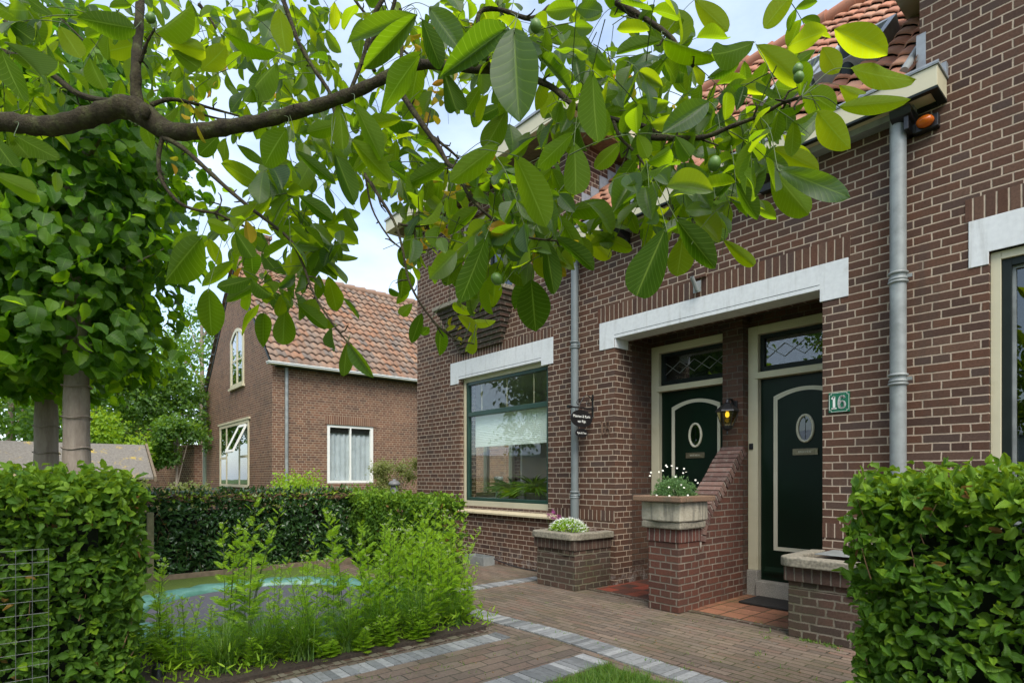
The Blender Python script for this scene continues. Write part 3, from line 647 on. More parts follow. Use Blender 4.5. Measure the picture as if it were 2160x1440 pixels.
# roof between the two tall ends
KS = .97; NV = Vector((0, -KS, 1)).normalized(); VV = Vector((0, 1, KS)).normalized()
RO = Vector((-4.71, -.19, 4.02))
def pantiles(name, o, u, v, nu, nv, w, e, m, parent, h=.032, step=.030, spu=8):
    u, v = Vector(u).normalized(), Vector(v).normalized(); n = u.cross(v).normalized()
    if n.z < 0: n = -n
    prof = lambda t: h * (math.sin(2 * math.pi * t) * .8 + .25 * math.sin(4 * math.pi * t + .6))
    V, Fc, r = [], [], []; nc = nu * spu + 1
    g = random.Random(3); jit = [[g.uniform(-.004, .004) for _ in range(nu + 1)] for _ in range(nv)]
    for j in range(nv):
        for s_, hh in ((-.06, step - .016), (-.06, step), (.5, step * .5), (1.0, 0)):
            for i in range(nc):
                t = i / spu; ti = min(int(t), nu - 1)
                V.append(Vector(o) + u * (t * w) + v * ((j + s_) * e + jit[j][ti] * 2) + n * (hh + prof(t % 1.0) + jit[j][ti]))
        for k_ in range(3):
            for i in range(nc - 1):
                b = (j * 4 + k_) * nc + i; Fc.append((b, b + 1, b + nc + 1, b + nc)); g2 = random.Random(j * 977 + i // spu); r.append(g2.random())
    return np_mesh(name, V, Fc, m, parent, r=r)
MB().prism([(-.19, 3.95), (2.86, 3.95 + 3.05 * KS), (5.9, 3.95), (5.9, 3.8), (-.1, 3.8)], -4.71, -1.25).build('roof_deck', M['lead'], H)
rf = pantiles('roof', RO, (1, 0, 0), VV, 20, 17, .173, .25, M['tile_red2'], H, h=.034, step=.034)
rg = MB()
for i in range(10):
    x = -4.70 + i * .345
    rg.tube([(x, 2.87, 4.05 + 3.06 * KS), (x + .37, 2.87, 4.06 + 3.06 * KS)], [.095, .115], 12)
rg.build('ridge_tiles', M['tile_red2'], rf)
def roofpt(px, py):
    u = (px - CX) / F; dy = FY + RY * u; a = (YH - py) / F
    t = (4.02 + KS * (CAMY + .19) - EYE) / (a - KS * dy); return at(px, py, t)
A, B, C2 = roofpt(1893, 64), roofpt(1872, 118), roofpt(1694, 165)
xr_, xl_ = A.x + .02, C2.x - .15; yt, yb = A.y, B.y
sk = MB(); rp_ = lambda x, y, n=0: Vector((x, y, 4.02 + KS * (y + .19))) + NV * n
def slab(mb, x0, x1, y0, y1, n0, n1):
    q = [rp_(x, y, n) for n in (n0, n1) for y in (y0, y1) for x in (x0, x1)]
    return mb.add(q, [(0, 1, 3, 2), (4, 6, 7, 5), (0, 4, 5, 1), (2, 3, 7, 6), (0, 2, 6, 4), (1, 5, 7, 3)])
xm = (xr_ + xl_) / 2
for x0, x1 in ((xl_, xm - .02), (xm + .02, xr_)):
    slab(sk, x0, x1, yb, yb + .05, 0, .13); slab(sk, x0, x1, yt - .05, yt, 0, .13); slab(sk, x0, x0 + .05, yb + .05, yt - .05, 0, .13); slab(sk, x1 - .05, x1, yb + .05, yt - .05, 0, .13)
sk = sk.build('roof_window', M['lead'], rf)
slab(MB(), xl_ + .02, xr_ - .02, yb + .03, yt - .03, .09, .098).build('roof_window_pane', M['glassdark'], rf)
vb = roofpt(1788, 160)
MB().tube([vb - Vector((0, 0, .1)), vb + Vector((0, 0, .30))], .062, 18).tube([vb + Vector((0, 0, .30)), vb + Vector((0, 0, .36))], .075, 18).build('vent_pipe', M['trimblack'], rf)
MB().tube([(-1.31, -.12, 4.10), (-1.30, .75, 4.10 + .87 * KS), (-1.30, 1.0, 4.5 + .87 * KS)], .030, 12).build('overflow_pipe', M['zinc'], H)
MB().box(-1.262, -1.205, -.012, -.001, 4.03, 4.38).box(-1.30, -1.1, -.05, -.0015, 3.99, 4.05).box(-1.12, -1.075, -.05, .0, 3.99, 4.08).build('flashing', M['lead'], H)
fl = MB(); y = .02
while y < 2.6:
    z0 = 4.0 + KS * (y + .19); zt = math.floor((z0 + .27) / .0625) * .0625
    fl.box(-4.7155, -4.706, y, y + .155, z0 - .1, zt); y += .16
fl.build('stepped_flashing', M['lead'], H)
# gutters and eaves
gt = MB().box(-4.88, -1.083, -.24, -.0008, 3.835, 3.975).build('gutter', M['cream'], H, bevel=.003)
MB().box(-4.89, -1.073, -.25, -.001, 3.977, 3.992).box(-4.89, -1.073, -.252, -.235, 3.985, 3.999).build('gutter_lining', M['lead'], gt)
MB().box(-4.882, -1.081, -.243, -.2, 3.818, 3.834).box(-4.882, -4.83, -.2, -.001, 3.818, 3.834).box(-1.13, -1.081, -.2, -.001, 3.818, 3.834).box(-4.83, -1.13, -.04, -.001, 3.812, 3.834).build('gutter_trim', M['trimblack'], gt)
for x in (-4.72, -3.97, -3.2, -2.4, -1.38):
    MB().prism([(-.20, 3.81), (-.001, 3.81), (-.001, 3.66), (-.06, 3.66), (-.07, 3.72), (-.18, 3.76)], x, x + .13).build('gutter_corbel', M['black'], H, bevel=.004)
ev = MB().box(-8.6, -4.35, -.38, 8.3, 5.245, 5.43).box(-1.60, 3.6, -.38, 8.3, 5.245, 5.43).build('eaves', M['cream'], H)
MB().box(-8.62, -4.33, -.40, 8.32, 5.432, 5.46).box(-1.62, 3.62, -.40, 8.32, 5.432, 5.46).build('flat_roof', M['lead'], H)
MB().box(-8.50, -4.45, -.28, 8.2, 5.238, 5.244).build('soffit', M['wood'], ev)
def downpipe(x, r, z0, z1, cols, m, y=-.085):
    p = MB().tube([(x, y, z0), (x, y, z1)], r, 20).build('downpipe', M[m], H)
    for z in cols:
        c = MB()
        for dz, dr in ((.03, .012), (-.012, .008), (-.035, .012)):
            c.lathe([(r, z + dz - .012), (r + dr, z + dz - .006), (r + dr, z + dz + .006), (r, z + dz + .012)], (x, y), 20)
        c.box(x + r, x + r + .035, y - .006, y + .006, z - .012, z + .012).box(x - .008, x + .008, y + r, 0, z - .012, z + .012)
        c.build('pipe_collar', M[m], p)
    return p
downpipe(-1.354, .052, 0, 3.83, (2.64, 1.90, .6), 'zinc')
downpipe(-4.577, .044, .4, 3.83, (2.72, .99), 'pvc')
MB().tube([(-4.577, -.085, .4), (-4.577, -.085, 1.0)], .049, 20, False).build('downpipe_foot', M['pvc'], H)

# stair wall between the doors, stone trough pillar, planters
SW = thing('stair_wall', 'sloping brick wall between the two front doors with brick-on-edge coping', 'wall', (0, 0, 0)); WORLD.add(SW.name)
prof = [(.549, 1.50), (.40, 1.38), (.25, 1.225), (.10, 1.085), (-.04, .965), (-.16, .84), (-.22, .74), (-.245, .60)]
MB().prism([(.549, 0), (-.262, 0), (-.262, .60)] + [(a + .005, b - .055) for a, b in prof[::-1]], -3.088, -2.872).build('masonry', M['pier'], SW)
cp = MB(); pts = spline([(0, a, b) for a, b in prof], 4); tot = 0; acc = [0]
for a, b in zip(pts, pts[1:]): tot += (b - a).length; acc.append(tot)
nb_ = int(tot / .0625)
def along(s):
    for i in range(len(acc) - 1):
        if acc[i + 1] >= s: f = (s - acc[i]) / (acc[i + 1] - acc[i]); return pts[i].lerp(pts[i + 1], f), (pts[i + 1] - pts[i]).normalized()
    return pts[-1], (pts[-1] - pts[-2]).normalized()
for i in range(nb_):
    c, d = along((i + .5) * tot / nb_); nn = Vector((0, d.z, -d.y)); nn = nn if nn.z > 0 or (abs(nn.z) < .2 and nn.y < 0) else -nn
    cp.rv = rnd.random(); cp.obox(Vector((-2.98, c.y, c.z)) - nn * .045 + Vector((rnd.uniform(-.003, .003), 0, 0)), (.122, 0, 0), d * .026, nn * .05)
k = N('coping_bricks'); a = k.n('ShaderNodeAttribute', attribute_name='rnd').outputs['Fac']; c = k.ramp(a, [(.1, (.10, .055, .045)), (.5, (.14, .075, .06)), (.9, (.19, .11, .085))])
c = k.mix(k.ss(k.noise(20, 7, rough=.75), .45, .75), c, (.20, .17, .14)); M['copb'] = k.done(k.princ(c, .85, .3, 0, k.bump(k.noise(60, 4), .6, .006)))
cp.build('coping', M['copb'], SW, bevel=.004)
jm = MB().prism([(a - .0, b - .012) for a, b in prof] + [(a + .02, b - .07) for a, b in prof[::-1]], -3.095, -2.865).build('mortar_bed', plain('grey_mortar', (.36, .31, .25), .95, .2, 30), SW)

def ragged_box(mb, x0, x1, y0, y1, z0, z1): return mb.box(x0, x1, y0, y1, z0, z1)
PT = thing('stone_trough', 'square weathered stone plant trough on a red brick pillar between the doors', 'trough'); WORLD.add(PT.name)
MB().box(-3.17, -2.85, -.60, -.27, 0, .615).build('pillar', M['pier'], PT, bevel=.006)
MB().box(-3.18, -2.84, -.61, -.26, .617, .733).build('soldier_band', M['pier_s'] if 'pier_s' in M else brick('pillar_top_brick', [(.13, .052, .038), (.17, .066, .046), (.11, .05, .04)], (.25, .22, .18), course=.5, head=.056, mode='stack', z0=-.1, wob=.003), PT, bevel=.004)
MB().prism([(-3.215, -.645), (-2.805, -.645), (-2.805, -.235), (-3.215, -.235)], .735, .80, 'z').build('base_slab', M['stone'], PT, bevel=.014)
MB().prism([(-3.225, -.63), (-3.0, -.675), (-2.80, -.655), (-2.785, -.43), (-2.80, -.215), (-3.225, -.215)], .802, .972, 'z').build('trough', M['stone2'], PT, bevel=.012)
rm_ = MB()
for a in [(-3.262, -2.75, -.715, -.63), (-3.262, -2.75, -.245, -.17), (-3.262, -3.18, -.63, -.245), (-2.832, -2.75, -.63, -.245)]: rm_.box(*a, .974, 1.026)
rm_.build('rim', M['rimstone'], PT, bevel=.01)
MB().box(-3.18, -2.832, -.63, -.245, .974, .995).build('potting_soil', M['soil'], PT)

def planter(x0, x1, lab, mirror=False):
    P = thing('brick_planter', lab, 'planter', group=None); WORLD.add(P.name)
    bx = MB(); z = 0; ax0, ax1 = x0, x1
    bx.box(ax0, ax1, -.57, -.001, 0, .36)
    st = .0; g = random.Random(5)
    bx.build('masonry', M['planter'], P, bevel=.008)
    jag = MB(); x = ax0
    while x < ax1 - .05:
        w_ = g.choice((.1, .21)); w_ = min(w_, ax1 - x)
        if g.random() < .62: jag.box(x + .003, x + w_ - .003, -.57 - g.uniform(.008, .022), -.56, .362, .42)
        x += w_
    jag.box(ax0, ax1, -.562, -.001, .36, .42).build('worn_course', M['planter'], P, bevel=.004)
    MB().box(ax0 - .022, ax1 + .012, -.592, -.001, .4205, .528).build('soldier_band', M['planter_sold'], P, bevel=.005)
    n = 6; c = .05; a, b = ax0 - .06, ax1 + .05
    out = [(a, -.001), (a, -.53)] + [(a + .11 - .11 * math.cos(t), -.53 - .11 * math.sin(t)) for t in [R(15 * i) for i in range(1, 7)]] + [(b - .11 + .11 * math.sin(t), -.53 - .11 * math.cos(t)) for t in [R(15 * i) for i in range(0, 7)]] + [(b, -.001)]
    inn = [(a + .11, -.001), (a + .11, -.45)] + [(a + .17 - .06 * math.cos(t), -.47 - .06 * math.sin(t)) for t in [R(15 * i) for i in range(1, 7)]] + [(b - .17 + .06 * math.sin(t), -.47 - .06 * math.cos(t)) for t in [R(15 * i) for i in range(0, 7)]] + [(b - .11, -.001)]
    m_ = MB(); n = len(out)
    vs = [(x, y, .530) for x, y in out] + [(x * .985 + (a + b) / 2 * .015 if False else x, y, .60) for x, y in out] + [(x, y, .605) for x, y in inn] + [(x, y, .545) for x, y in inn]
    fs = []
    for i in range(n - 1):
        for l in range(3): fs.append((l * n + i, l * n + i + 1, (l + 1) * n + i + 1, (l + 1) * n + i))
        fs.append((3 * n + i, 3 * n + i + 1, i + 1, i))
    fs += [(0, n, 2 * n, 3 * n), (n - 1, 2 * n - 1, 3 * n - 1, 4 * n - 1)]
    m_.add(vs, fs); m_.build('stone_rim', M['stone'], P, bevel=.01)
    MB().box(a + .10, b - .10, -.50, -.002, .53, .565).build('potting_soil', M['soil'], P)
    return P
planter(-4.70, -4.112, 'low brick planter with a rounded stone rim under the oval name sign')
planter(-1.93, -1.25, 'low brick planter with a metal plate on top, right of door 16')
o = MB().box(-1.80, -1.36, -.42, -.06, .612, .618).build('metal_cover_plate', M['zinc'], bevel=.002)
tag(o, 'flat grey metal plate lying on the planter right of door 16', 'cover plate')

# ------------------------------------------------------------------ things fixed to the house
def mesh_text(o):
    dg = bpy.context.evaluated_depsgraph_get(); me = bpy.data.meshes.new_from_object(o.evaluated_get(dg))
    n = bpy.data.objects.new(o.name, me); n.matrix_basis = o.matrix_basis; n.parent = o.parent; n.matrix_parent_inverse = o.matrix_parent_inverse.copy()
    COL.objects.link(n); nm = o.name; bpy.data.objects.remove(o); n.name = nm
S = here('number_plate', 'green enamel number plate reading 16 beside door 16', 'number plate', (-1.777, 0, 1.78))
MB().box(-1.855, -1.70, -.012, -.0008, 1.705, 1.865).build('plate', M['signgreen'], S, bevel=.002)
c = .014; bo = MB(); x0, x1, z0, z1 = -1.849, -1.706, 1.711, 1.859
P = [(x0 + c, z0), (x1 - c, z0), (x1 - c * .4, z0 + c * .4 + .004), (x1, z0 + c), (x1, z1 - c), (x1 - c, z1), (x0 + c, z1), (x0, z1 - c), (x0, z0 + c), (x0 + c * .6, z0 + c * .6)]
P = [(x0 + c, z0), (x1 - c, z0), (x1 - c, z0 + c), (x1, z0 + c), (x1, z1 - c), (x1 - c, z1 - c), (x1 - c, z1), (x0 + c, z1), (x0 + c, z1 - c), (x0, z1 - c), (x0, z0 + c), (x0 + c, z0 + c)]
for a, b in zip(P, P[1:] + P[:1]):
    bo.box(min(a[0], b[0]) - .0012, max(a[0], b[0]) + .0012, -.0138, -.012, min(a[1], b[1]) - .0012, max(a[1], b[1]) + .0012)
bo.build('border_line', M['white2'], S)
def digit(mb, strokes, ox, oz, s, w, y):
    for st in strokes:
        pts = spline([(ox + x * s, y, oz + z * s) for x, z in st], 6) if len(st) > 2 else [Vector((ox + x * s, y, oz + z * s)) for x, z in st]
        for i in range(len(pts) - 1):
            a, b = pts[i], pts[i + 1]; d = (b - a); l = d.length; d = d.normalized(); n_ = Vector((-d.z, 0, d.x))
            ww = w * (.55 + .45 * abs(d.z))
            mb.obox((a + b) / 2, d * (l / 2 + w * .15), (0, .0012, 0), n_ * ww)
    return mb
ONE = [[(.12, 0), (.12, 1)], [(-.04, .8), (.12, 1)], [(-.06, 0), (.30, 0)]]
SIX = [[(.42, .84), (.34, .98), (.18, .98), (.06, .82), (0, .55), (0, .3), (.06, .08), (.22, 0), (.38, .08), (.45, .28), (.38, .5), (.22, .57), (.07, .46)]]
EIGHT = [[(.22, .52), (.06, .66), (.06, .88), (.22, 1), (.38, .88), (.38, .66), (.22, .52), (.02, .36), (.02, .12), (.22, 0), (.42, .12), (.42, .36), (.22, .52)]]
o = digit(digit(MB(), ONE, -1.825, 1.737, .095, .0085, -.0142), SIX, -1.778, 1.737, .095, .0085, -.0142).build('numerals', M['white2'], S)
S = here('house_numerals', 'small bronze metal numerals 18 on the brick corner right of the oval name sign', 'house number', (-4.19, 0, 1.74))
digit(MB(), ONE, -4.245, 1.668, .145, .0085, -.012).build('numeral_one', M['rust'], S)
digit(MB(), EIGHT, -4.182, 1.668, .145, .0085, -.012).build('numeral_eight', M['rust'], S)
# hanging name sign, square to the wall
S = here('hanging_name_sign', 'black oval name sign hanging from a scrolled wrought iron bracket by the grey downpipe', 'name sign', (-4.37, -.2, 1.9))
bk = MB().box(-4.378, -4.362, -.012, -.0008, 1.87, 2.13).tube([(-4.37, -.01, 1.965), (-4.37, -.40, 1.965)], .009, 8)
bk.tube([(-4.37, -.36, 1.965), (-4.37, -.412, 1.965)], .017, 10)
arcp = [(-4.37, -.012, 2.05), (-4.37, -.06, 2.10), (-4.37, -.11, 2.112), (-4.37, -.16, 2.085), (-4.37, -.24, 1.975)]
bk.tube(spline(arcp, 5), .005, 6)
for cy, cz, sg in ((-.085, 2.02, 1), (-.25, 2.02, -1)):
    bk.tube([(-4.37, cy + sg * (.006 + .028 * i / 18) * math.cos(i * .55), cz + (.006 + .028 * i / 18) * math.sin(i * .55)) for i in range(19)], .004, 6)
bk.build('bracket', M['black'], S)
def oval(name, cy, cz, a, b, parent):
    n = 36; o = MB().prism([(cy + a * math.cos(2 * math.pi * k / n), cz + b * math.sin(2 * math.pi * k / n)) for k in range(n)], -4.374, -4.366).build(name, M['black'], parent, bevel=.002)
    return o
o1 = oval('oval_board', -.195, 1.845, .175, .098, S); o2 = oval('small_oval_board', -.195, 1.685, .098, .052, S)
for a in ((-.29, -.285, 1.92, 1.965), (-.105, -.10, 1.92, 1.965), (-.25, -.246, 1.72, 1.77), (-.144, -.14, 1.72, 1.77)): MB().box(-4.372, -4.368, *a).build('hanging_link', M['black'], S)
rot = (R(90), 0, R(90))
for b_, s_, z_, p_ in (('Maarten & Karin', .044, 1.868, o1), ('van Rijn', .044, 1.812, o1), ('Ryan & Tess', .031, 1.683, o2)):
    t = text(b_, s_, (-4.3645, -.195, z_), rot, 'white2', p_, sx=.95); mesh_text(t)
for o in [o for o in bpy.data.objects if o.type == 'FONT']: mesh_text(o)
# wall lantern on the pier
S = here('wall_lantern', 'black lantern with a yellow bulb on the brick pier between the doors', 'lantern', (-2.96, .55, 1.8))
lx, ly = -2.955, .40
b = MB().box(lx - .03, lx + .03, .53, .5495, 1.80, 1.96).tube(spline([(lx, .54, 1.90), (lx, .50, 1.96), (lx, .44, 1.97), (lx, .41, 1.925)], 5), .012, 8)
b.build('arm', M['black'], S, bevel=.003)
def ngon_shell(mb, rings, n=6):
    vs = [(lx + r * math.cos(R(60 * k + 30)), ly + r * math.sin(R(60 * k + 30)), z) for r, z in rings for k in range(n)]
    return mb.add(vs, [(i * n + k, i * n + (k + 1) % n, (i + 1) * n + (k + 1) % n, (i + 1) * n + k) for i in range(len(rings) - 1) for k in range(n)])
ngon_shell(MB(), [(.0, 1.975), (.012, 1.965), (.018, 1.935), (.045, 1.918), (.112, 1.855), (.116, 1.842), (.0, 1.844)]).build('roof', M['black'], S)
ngon_shell(MB(), [(.0, 1.61), (.010, 1.62), (.007, 1.65), (.045, 1.672), (.056, 1.70), (.0, 1.701)]).build('base', M['black'], S)
ngon_shell(MB(), [(.054, 1.702), (.100, 1.841)]).build('lantern_glass', glassmat('lantern_glass', (.95, .88, .6), 1.2), S)
b = MB()
for k_ in range(6):
    a = R(60 * k_ + 30); b.tube([(lx + .055 * math.cos(a), ly + .055 * math.sin(a), 1.70), (lx + .102 * math.cos(a), ly + .102 * math.sin(a), 1.842)], .004, 6)
b.build('cage', M['black'], S)
kk = N('yellow_bulb'); em = kk.n('ShaderNodeEmission'); em.inputs[0].default_value = (1, .62, .05, 1); em.inputs[1].default_value = .55
MB().lathe([(0, 1.785), (.014, 1.79), (.020, 1.805), (.018, 1.825), (.012, 1.84)], (lx, ly), 14).build('bulb', kk.done(em.outputs[0]), S)
S = here('alarm_beacon', 'orange oval alarm beacon under the right end of the gutter', 'alarm light', (-1.2, -.05, 3.70))
MB().lathe([(0, 0), (.052, .003), (.056, .02), (.054, .05), (.04, .072), (0, .082)], n=24).build('lens', M['orange'], S).matrix_basis = Matrix.Translation((-1.19, -.06, 3.70)) @ Matrix.Rotation(R(90), 4, 'X') @ Matrix.Diagonal((.95, .65, .9, 1))
MB().box(-1.26, -1.12, -.06, -.0008, 3.655, 3.745).box(-1.30, -1.27, -.16, -.0008, 3.66, 3.81).build('backing_box', M['black'], S, bevel=.004)
S = here('flag_holder', 'grey metal flag pole holder above the porch lintel', 'flag holder', (-3.02, 0, 3.0))
MB().box(-3.06, -2.98, -.042, -.0355, 2.955, 3.06).tube([(-3.02, -.04, 2.975), (-3.02, -.13, 3.085)], .019, 14, False).tube([(-3.02, -.04, 2.975), (-3.02, -.128, 3.083)], .014, 14, False).build('socket', M['zinc'], S)
S = tag(MB().box(-2.72, -2.0, .18, .56, .012, .03).build('door_mat', M['mat'], bevel=.004), 'black rubber doormat on the terracotta tiles before door 16', 'doormat')
S = here('metal_tray', 'small grey open metal box on the paving against the wall under the window', 'box', (-6.2, -.15, 0))
b = MB(); x0, x1, y0, y1 = -6.50, -6.07, -.27, -.08
for a in [(x0, x1, y0, y0 + .008), (x0, x1, y1 - .008, y1), (x0, x0 + .008, y0 + .008, y1 - .008), (x1 - .008, x1, y0 + .008, y1 - .008)]: b.box(*a, 0, .115)
b.box(x0 + .008, x1 - .008, y0 + .008, y1 - .008, 0, .008).build('casing', M['zinc'], S)
o = MB().tube(spline([(-6.1, -.12, .11), (-6.0, -.06, .06), (-5.6, -.03, .012), (-5.2, -.02, .012), (-4.72, -.02, .012)], 8), .008, 6).build('black_cable', M['black'])
tag(o, 'thin black cable lying along the foot of the wall', 'cable')

# behind window 18
def pot(name, lab, x, y, z, r, h, m='terracotta', cat='potted plant'):
    S = here(name, lab, cat, (x, y, z)); MB().lathe([(0, z), (r * .8, z), (r, z + h), (r * 1.06, z + h), (r * 1.06, z + h - .02), (r * .9, z + h - .01), (0, z + h - .015)], (x, y), 20).build('pot', M[m], S)
    return S
oval_t = grid_leaf(6, lambda t: math.sin(math.pi * min(1, t * 1.02) ** .8) ** .8 * .9, fold=.12, arch=.2, wav=.03)
frond_t = grid_leaf(6, lambda t: (1 - t) ** .4 * math.sin(math.pi * (t * .9 + .1)) ** .5, cols=(-1, 0, 1), fold=.1, arch=.7, wav=0)
def fronds(S, x, y, z, n, ln, w, m, spread=1.0):
    L = Leaves([frond_t])
    for _ in range(n):
        a = rnd.uniform(0, 6.283); e = rnd.uniform(.15, 1) * spread; d = Vector((math.cos(a) * e, math.sin(a) * e, 1)); nn = Vector((-math.cos(a), -math.sin(a), .6))
        q = Vector((x, y, z)); L.put(q, d, nn, ln * rnd.uniform(.6, 1), w)
    return L.build('foliage', M[m], S)
S = pot('fern_pot', 'bushy fern in a wide grey pot behind the window', -5.85, .44, .79, .115, .19); fronds(S, -5.85, .44, .95, 120, .50, .05, 'bgleaf', 1.5)
S = pot('leafy_pot_plant', 'smaller leafy green plant left of the wide pot behind the window', -6.25, .42, .79, .055, .11); fronds(S, -6.25, .42, .88, 70, .32, .055, 'brightleaf', 1.2)
S = pot('trailing_pot_plant', 'pale trailing plant behind the window between candle holders and fern', -6.45, .55, .79, .05, .11); fronds(S, -6.45, .55, .95, 70, .48, .035, 'greyleaf', 1.4)
S = pot('cactus_pot', 'round cactus in a beige pot at the right of the window', -5.27, .41, .79, .07, .115, 'sill')
b = MB(); n = 28
for i in range(9):
    pass
prof_ = [(math.sin(t) * .055, .905 + .055 - .055 * math.cos(t)) for t in [math.pi * i / 12 for i in range(13)]]
vs = [(-5.27 + r * (1 + .10 * math.cos(k_ * math.pi)) * math.cos(2 * math.pi * k_ / n), .41 + r * (1 + .10 * math.cos(k_ * math.pi)) * math.sin(2 * math.pi * k_ / n), z) for r, z in prof_ for k_ in range(n)]
b.add(vs, [(i * n + k_, i * n + (k_ + 1) % n, (i + 1) * n + (k_ + 1) % n, (i + 1) * n + k_) for i in range(12) for k_ in range(n)], True).build('cactus', M['bgleaf'], S)
def candle(x, y, lab):
    S = here('candle_holder', lab, 'candle holder', (x, y, .79), group='green candle holders behind the window')
    MB().lathe([(0, .79), (.06, .79), (.055, .81), (.02, .83), (.014, .90), (.024, .93), (.012, .97), (.012, 1.10), (.03, 1.13), (.045, 1.15), (0, 1.152)], (x, y), 18).build('stand', M['greenish'], S)
    MB().lathe([(0, 1.153), (.04, 1.153), (.042, 1.20), (0, 1.205)], (x, y), 18).build('candle', M['petal'], S)
M['greenish'] = plain('pale_green_wood', (.20, .26, .20), .5, .2, 20)
candle(-6.90, .62, 'pale green candle holder nearest the left window frame'); candle(-6.66, .50, 'pale green candle holder standing nearer the pot plants')

# ------------------------------------------------------------------ the neighbour's house
NBH = here('neighbour_house', 'reddish brown brick house with a steep old pantile roof beyond the hedge', 'house', (-18.5, 4, 0))
b = wall_grid(MB(), .152, 9.19, 0, 4.02, [(1.253, 2.618, 1.03, 2.62)], -15, -15.3, 'x'); b.build('side_wall', M['nb'], NBH)
b = MB(); g = [(-22.0, 0), (-15.0, 0), (-15.0, 4.0), (-18.5, 7.42), (-22.0, 4.0)]
b.prism(g, -.18, .15, 'y'); b.prism(g, 9.2, 9.5, 'y'); b.box(-22.0, -21.7, .15, 9.2, 0, 4); b.build('gable_wall', M['nb'], NBH)
MB().box(-14.9985, -14.99, 1.18, 2.69, 2.625, 2.86).build('soldier_course', M['nb_sold'], NBH)
w = MB()
for a in [(1.254, 1.34, 1.031, 2.619), (2.531, 2.617, 1.031, 2.619), (1.34, 2.531, 2.55, 2.619), (1.34, 2.531, 1.031, 1.10), (1.915, 1.955, 1.10, 2.55)]: w.box(-15.10, -15.02, *a)
w = w.build('window', M['white2'], NBH)
MB().box(-15.07, -15.065, 1.34, 2.531, 1.10, 2.55).build('pane', M['glass'], w)
MB().box(-15.105, -15.09, 1.34, 2.53, 2.40, 2.55).build('roller_blind', M['trimblack'], w)
cu = []
for i in range(61):
    y = 1.30 + i * .0215; cu.append((-15.135 + .02 * math.sin(i * .9) + .012 * math.sin(i * 2.3), y))
b = MB(); vs = [(x, y, z) for z in (1.0, 2.45) for x, y in cu]; b.add(vs, [(i, i + 1, 61 + i + 1, 61 + i) for i in range(60)], True); b.build('curtain', M['curtain'], w)
gw = MB().box(-20.11, -20.02, -.21, -.1805, .9, 2.82).box(-17.05, -16.96, -.21, -.1805, .9, 2.82).box(-20.02, -17.05, -.21, -.1805, 2.72, 2.82).box(-20.02, -17.05, -.21, -.1805, .9, .98)
gw.box(-19.35, -19.27, -.205, -.1805, .98, 2.72).box(-17.95, -17.87, -.205, -.1805, .98, 2.72).box(-20.02, -19.35, -.203, -.1805, 1.75, 1.82).box(-17.87, -17.05, -.203, -.1805, 1.75, 1.82).box(-20.25, -16.86, -.23, -.1805, 2.822, 2.88)
gw = gw.build('window', M['cream'], NBH)
MB().box(-20.0, -17.07, -.192, -.185, .99, 2.71).build('pane', M['glassdark'], gw)
os_ = MB(); a_, b_ = Vector((0, -.22, 2.68)), Vector((0, -.58, 1.90)); dv = (b_ - a_) / 2; dn = dv.normalized(); nv = Vector((0, dn.z, -dn.y)) * .02; mid_ = (a_ + b_) / 2
for x in (-17.84, -17.12): os_.obox(mid_ + Vector((x, 0, 0)), (.04, 0, 0), dv, nv)
for f in (-.94, .94): os_.obox(mid_ + dv * f + Vector((-17.48, 0, 0)), (.32, 0, 0), dn * .04, nv)
os_.build('open_sash', M['white2'], gw); MB().obox(mid_ + Vector((-17.48, 0, 0)), (.32, 0, 0), dv * .9, nv * .2).build('open_sash_pane', M['glassdark'], gw)
aw = MB(); n = 16
def archpts(x0, x1, z0, z1, rise): return [(x0, z0)] + [(x0 + (x1 - x0) * i / n, z1 + rise * (1 - (2 * i / n - 1) ** 2)) for i in range(n + 1)] + [(x1, z0)]
o_ = archpts(-18.83, -17.45, 3.86, 5.28, .30); i_ = archpts(-18.71, -17.57, 3.96, 5.22, .26)
for i in range(len(o_)):
    j = (i + 1) % len(o_); aw.add([(p[0], y, p[1]) for y in (-.215, -.1805) for p in (o_[i], o_[j], i_[j], i_[i])], [(0, 1, 2, 3), (0, 1, 5, 4), (2, 3, 7, 6)])
aw.box(-18.18, -18.10, -.21, -.1805, 3.96, 5.5).box(-18.71, -17.57, -.20, -.1805, 4.62, 4.67).box(-18.9, -17.38, -.26, -.1805, 3.80, 3.858)
aw = aw.build('arched_window', M['cream'], NBH)
MB().prism(i_, -.190, -.184, 'y').build('pane', M['glassdark'], aw)
MB().prism([(-15.0, 4.0), (-14.82, 4.02), (-14.82, 4.06), (-18.5, 7.62), (-22.18, 4.06), (-22.0, 4.0), (-18.5, 7.42)], -.12, 9.55, 'y').build('roof_boarding', M['dark'], NBH)
r_ = pantiles('roof', (-14.80, -.26, 4.09), (0, 1, 0), (-1, 0, .965), 44, 17, .223, .298, M['tile_old'], NBH, h=.036, step=.04)
pantiles('rear_roof', (-22.20, -.26, 4.09), (0, 1, 0), (1, 0, .965), 40, 15, .245, .338, M['tile_old'], NBH, h=.036, step=.045, spu=4)
rg = MB()
for i in range(25): rg.tube([(-18.5, -.28 + i * .39, 7.62), (-18.5, -.28 + i * .39 + .41, 7.64)], [.12, .145], 10)
rg.build('ridge_tiles', M['tile_old'], r_)
MB().box(-18.75, -18.15, .0, .75, 7.3, 8.55).box(-18.80, -18.10, -.05, .80, 8.45, 8.55).build('chimney', M['nb'], NBH)
g_ = MB().box(-14.86, -14.66, -.36, 9.6, 4.02, 4.055).box(-14.86, -14.64, -.38, 9.6, 4.057, 4.08).build('gutter', M['white2'], NBH)
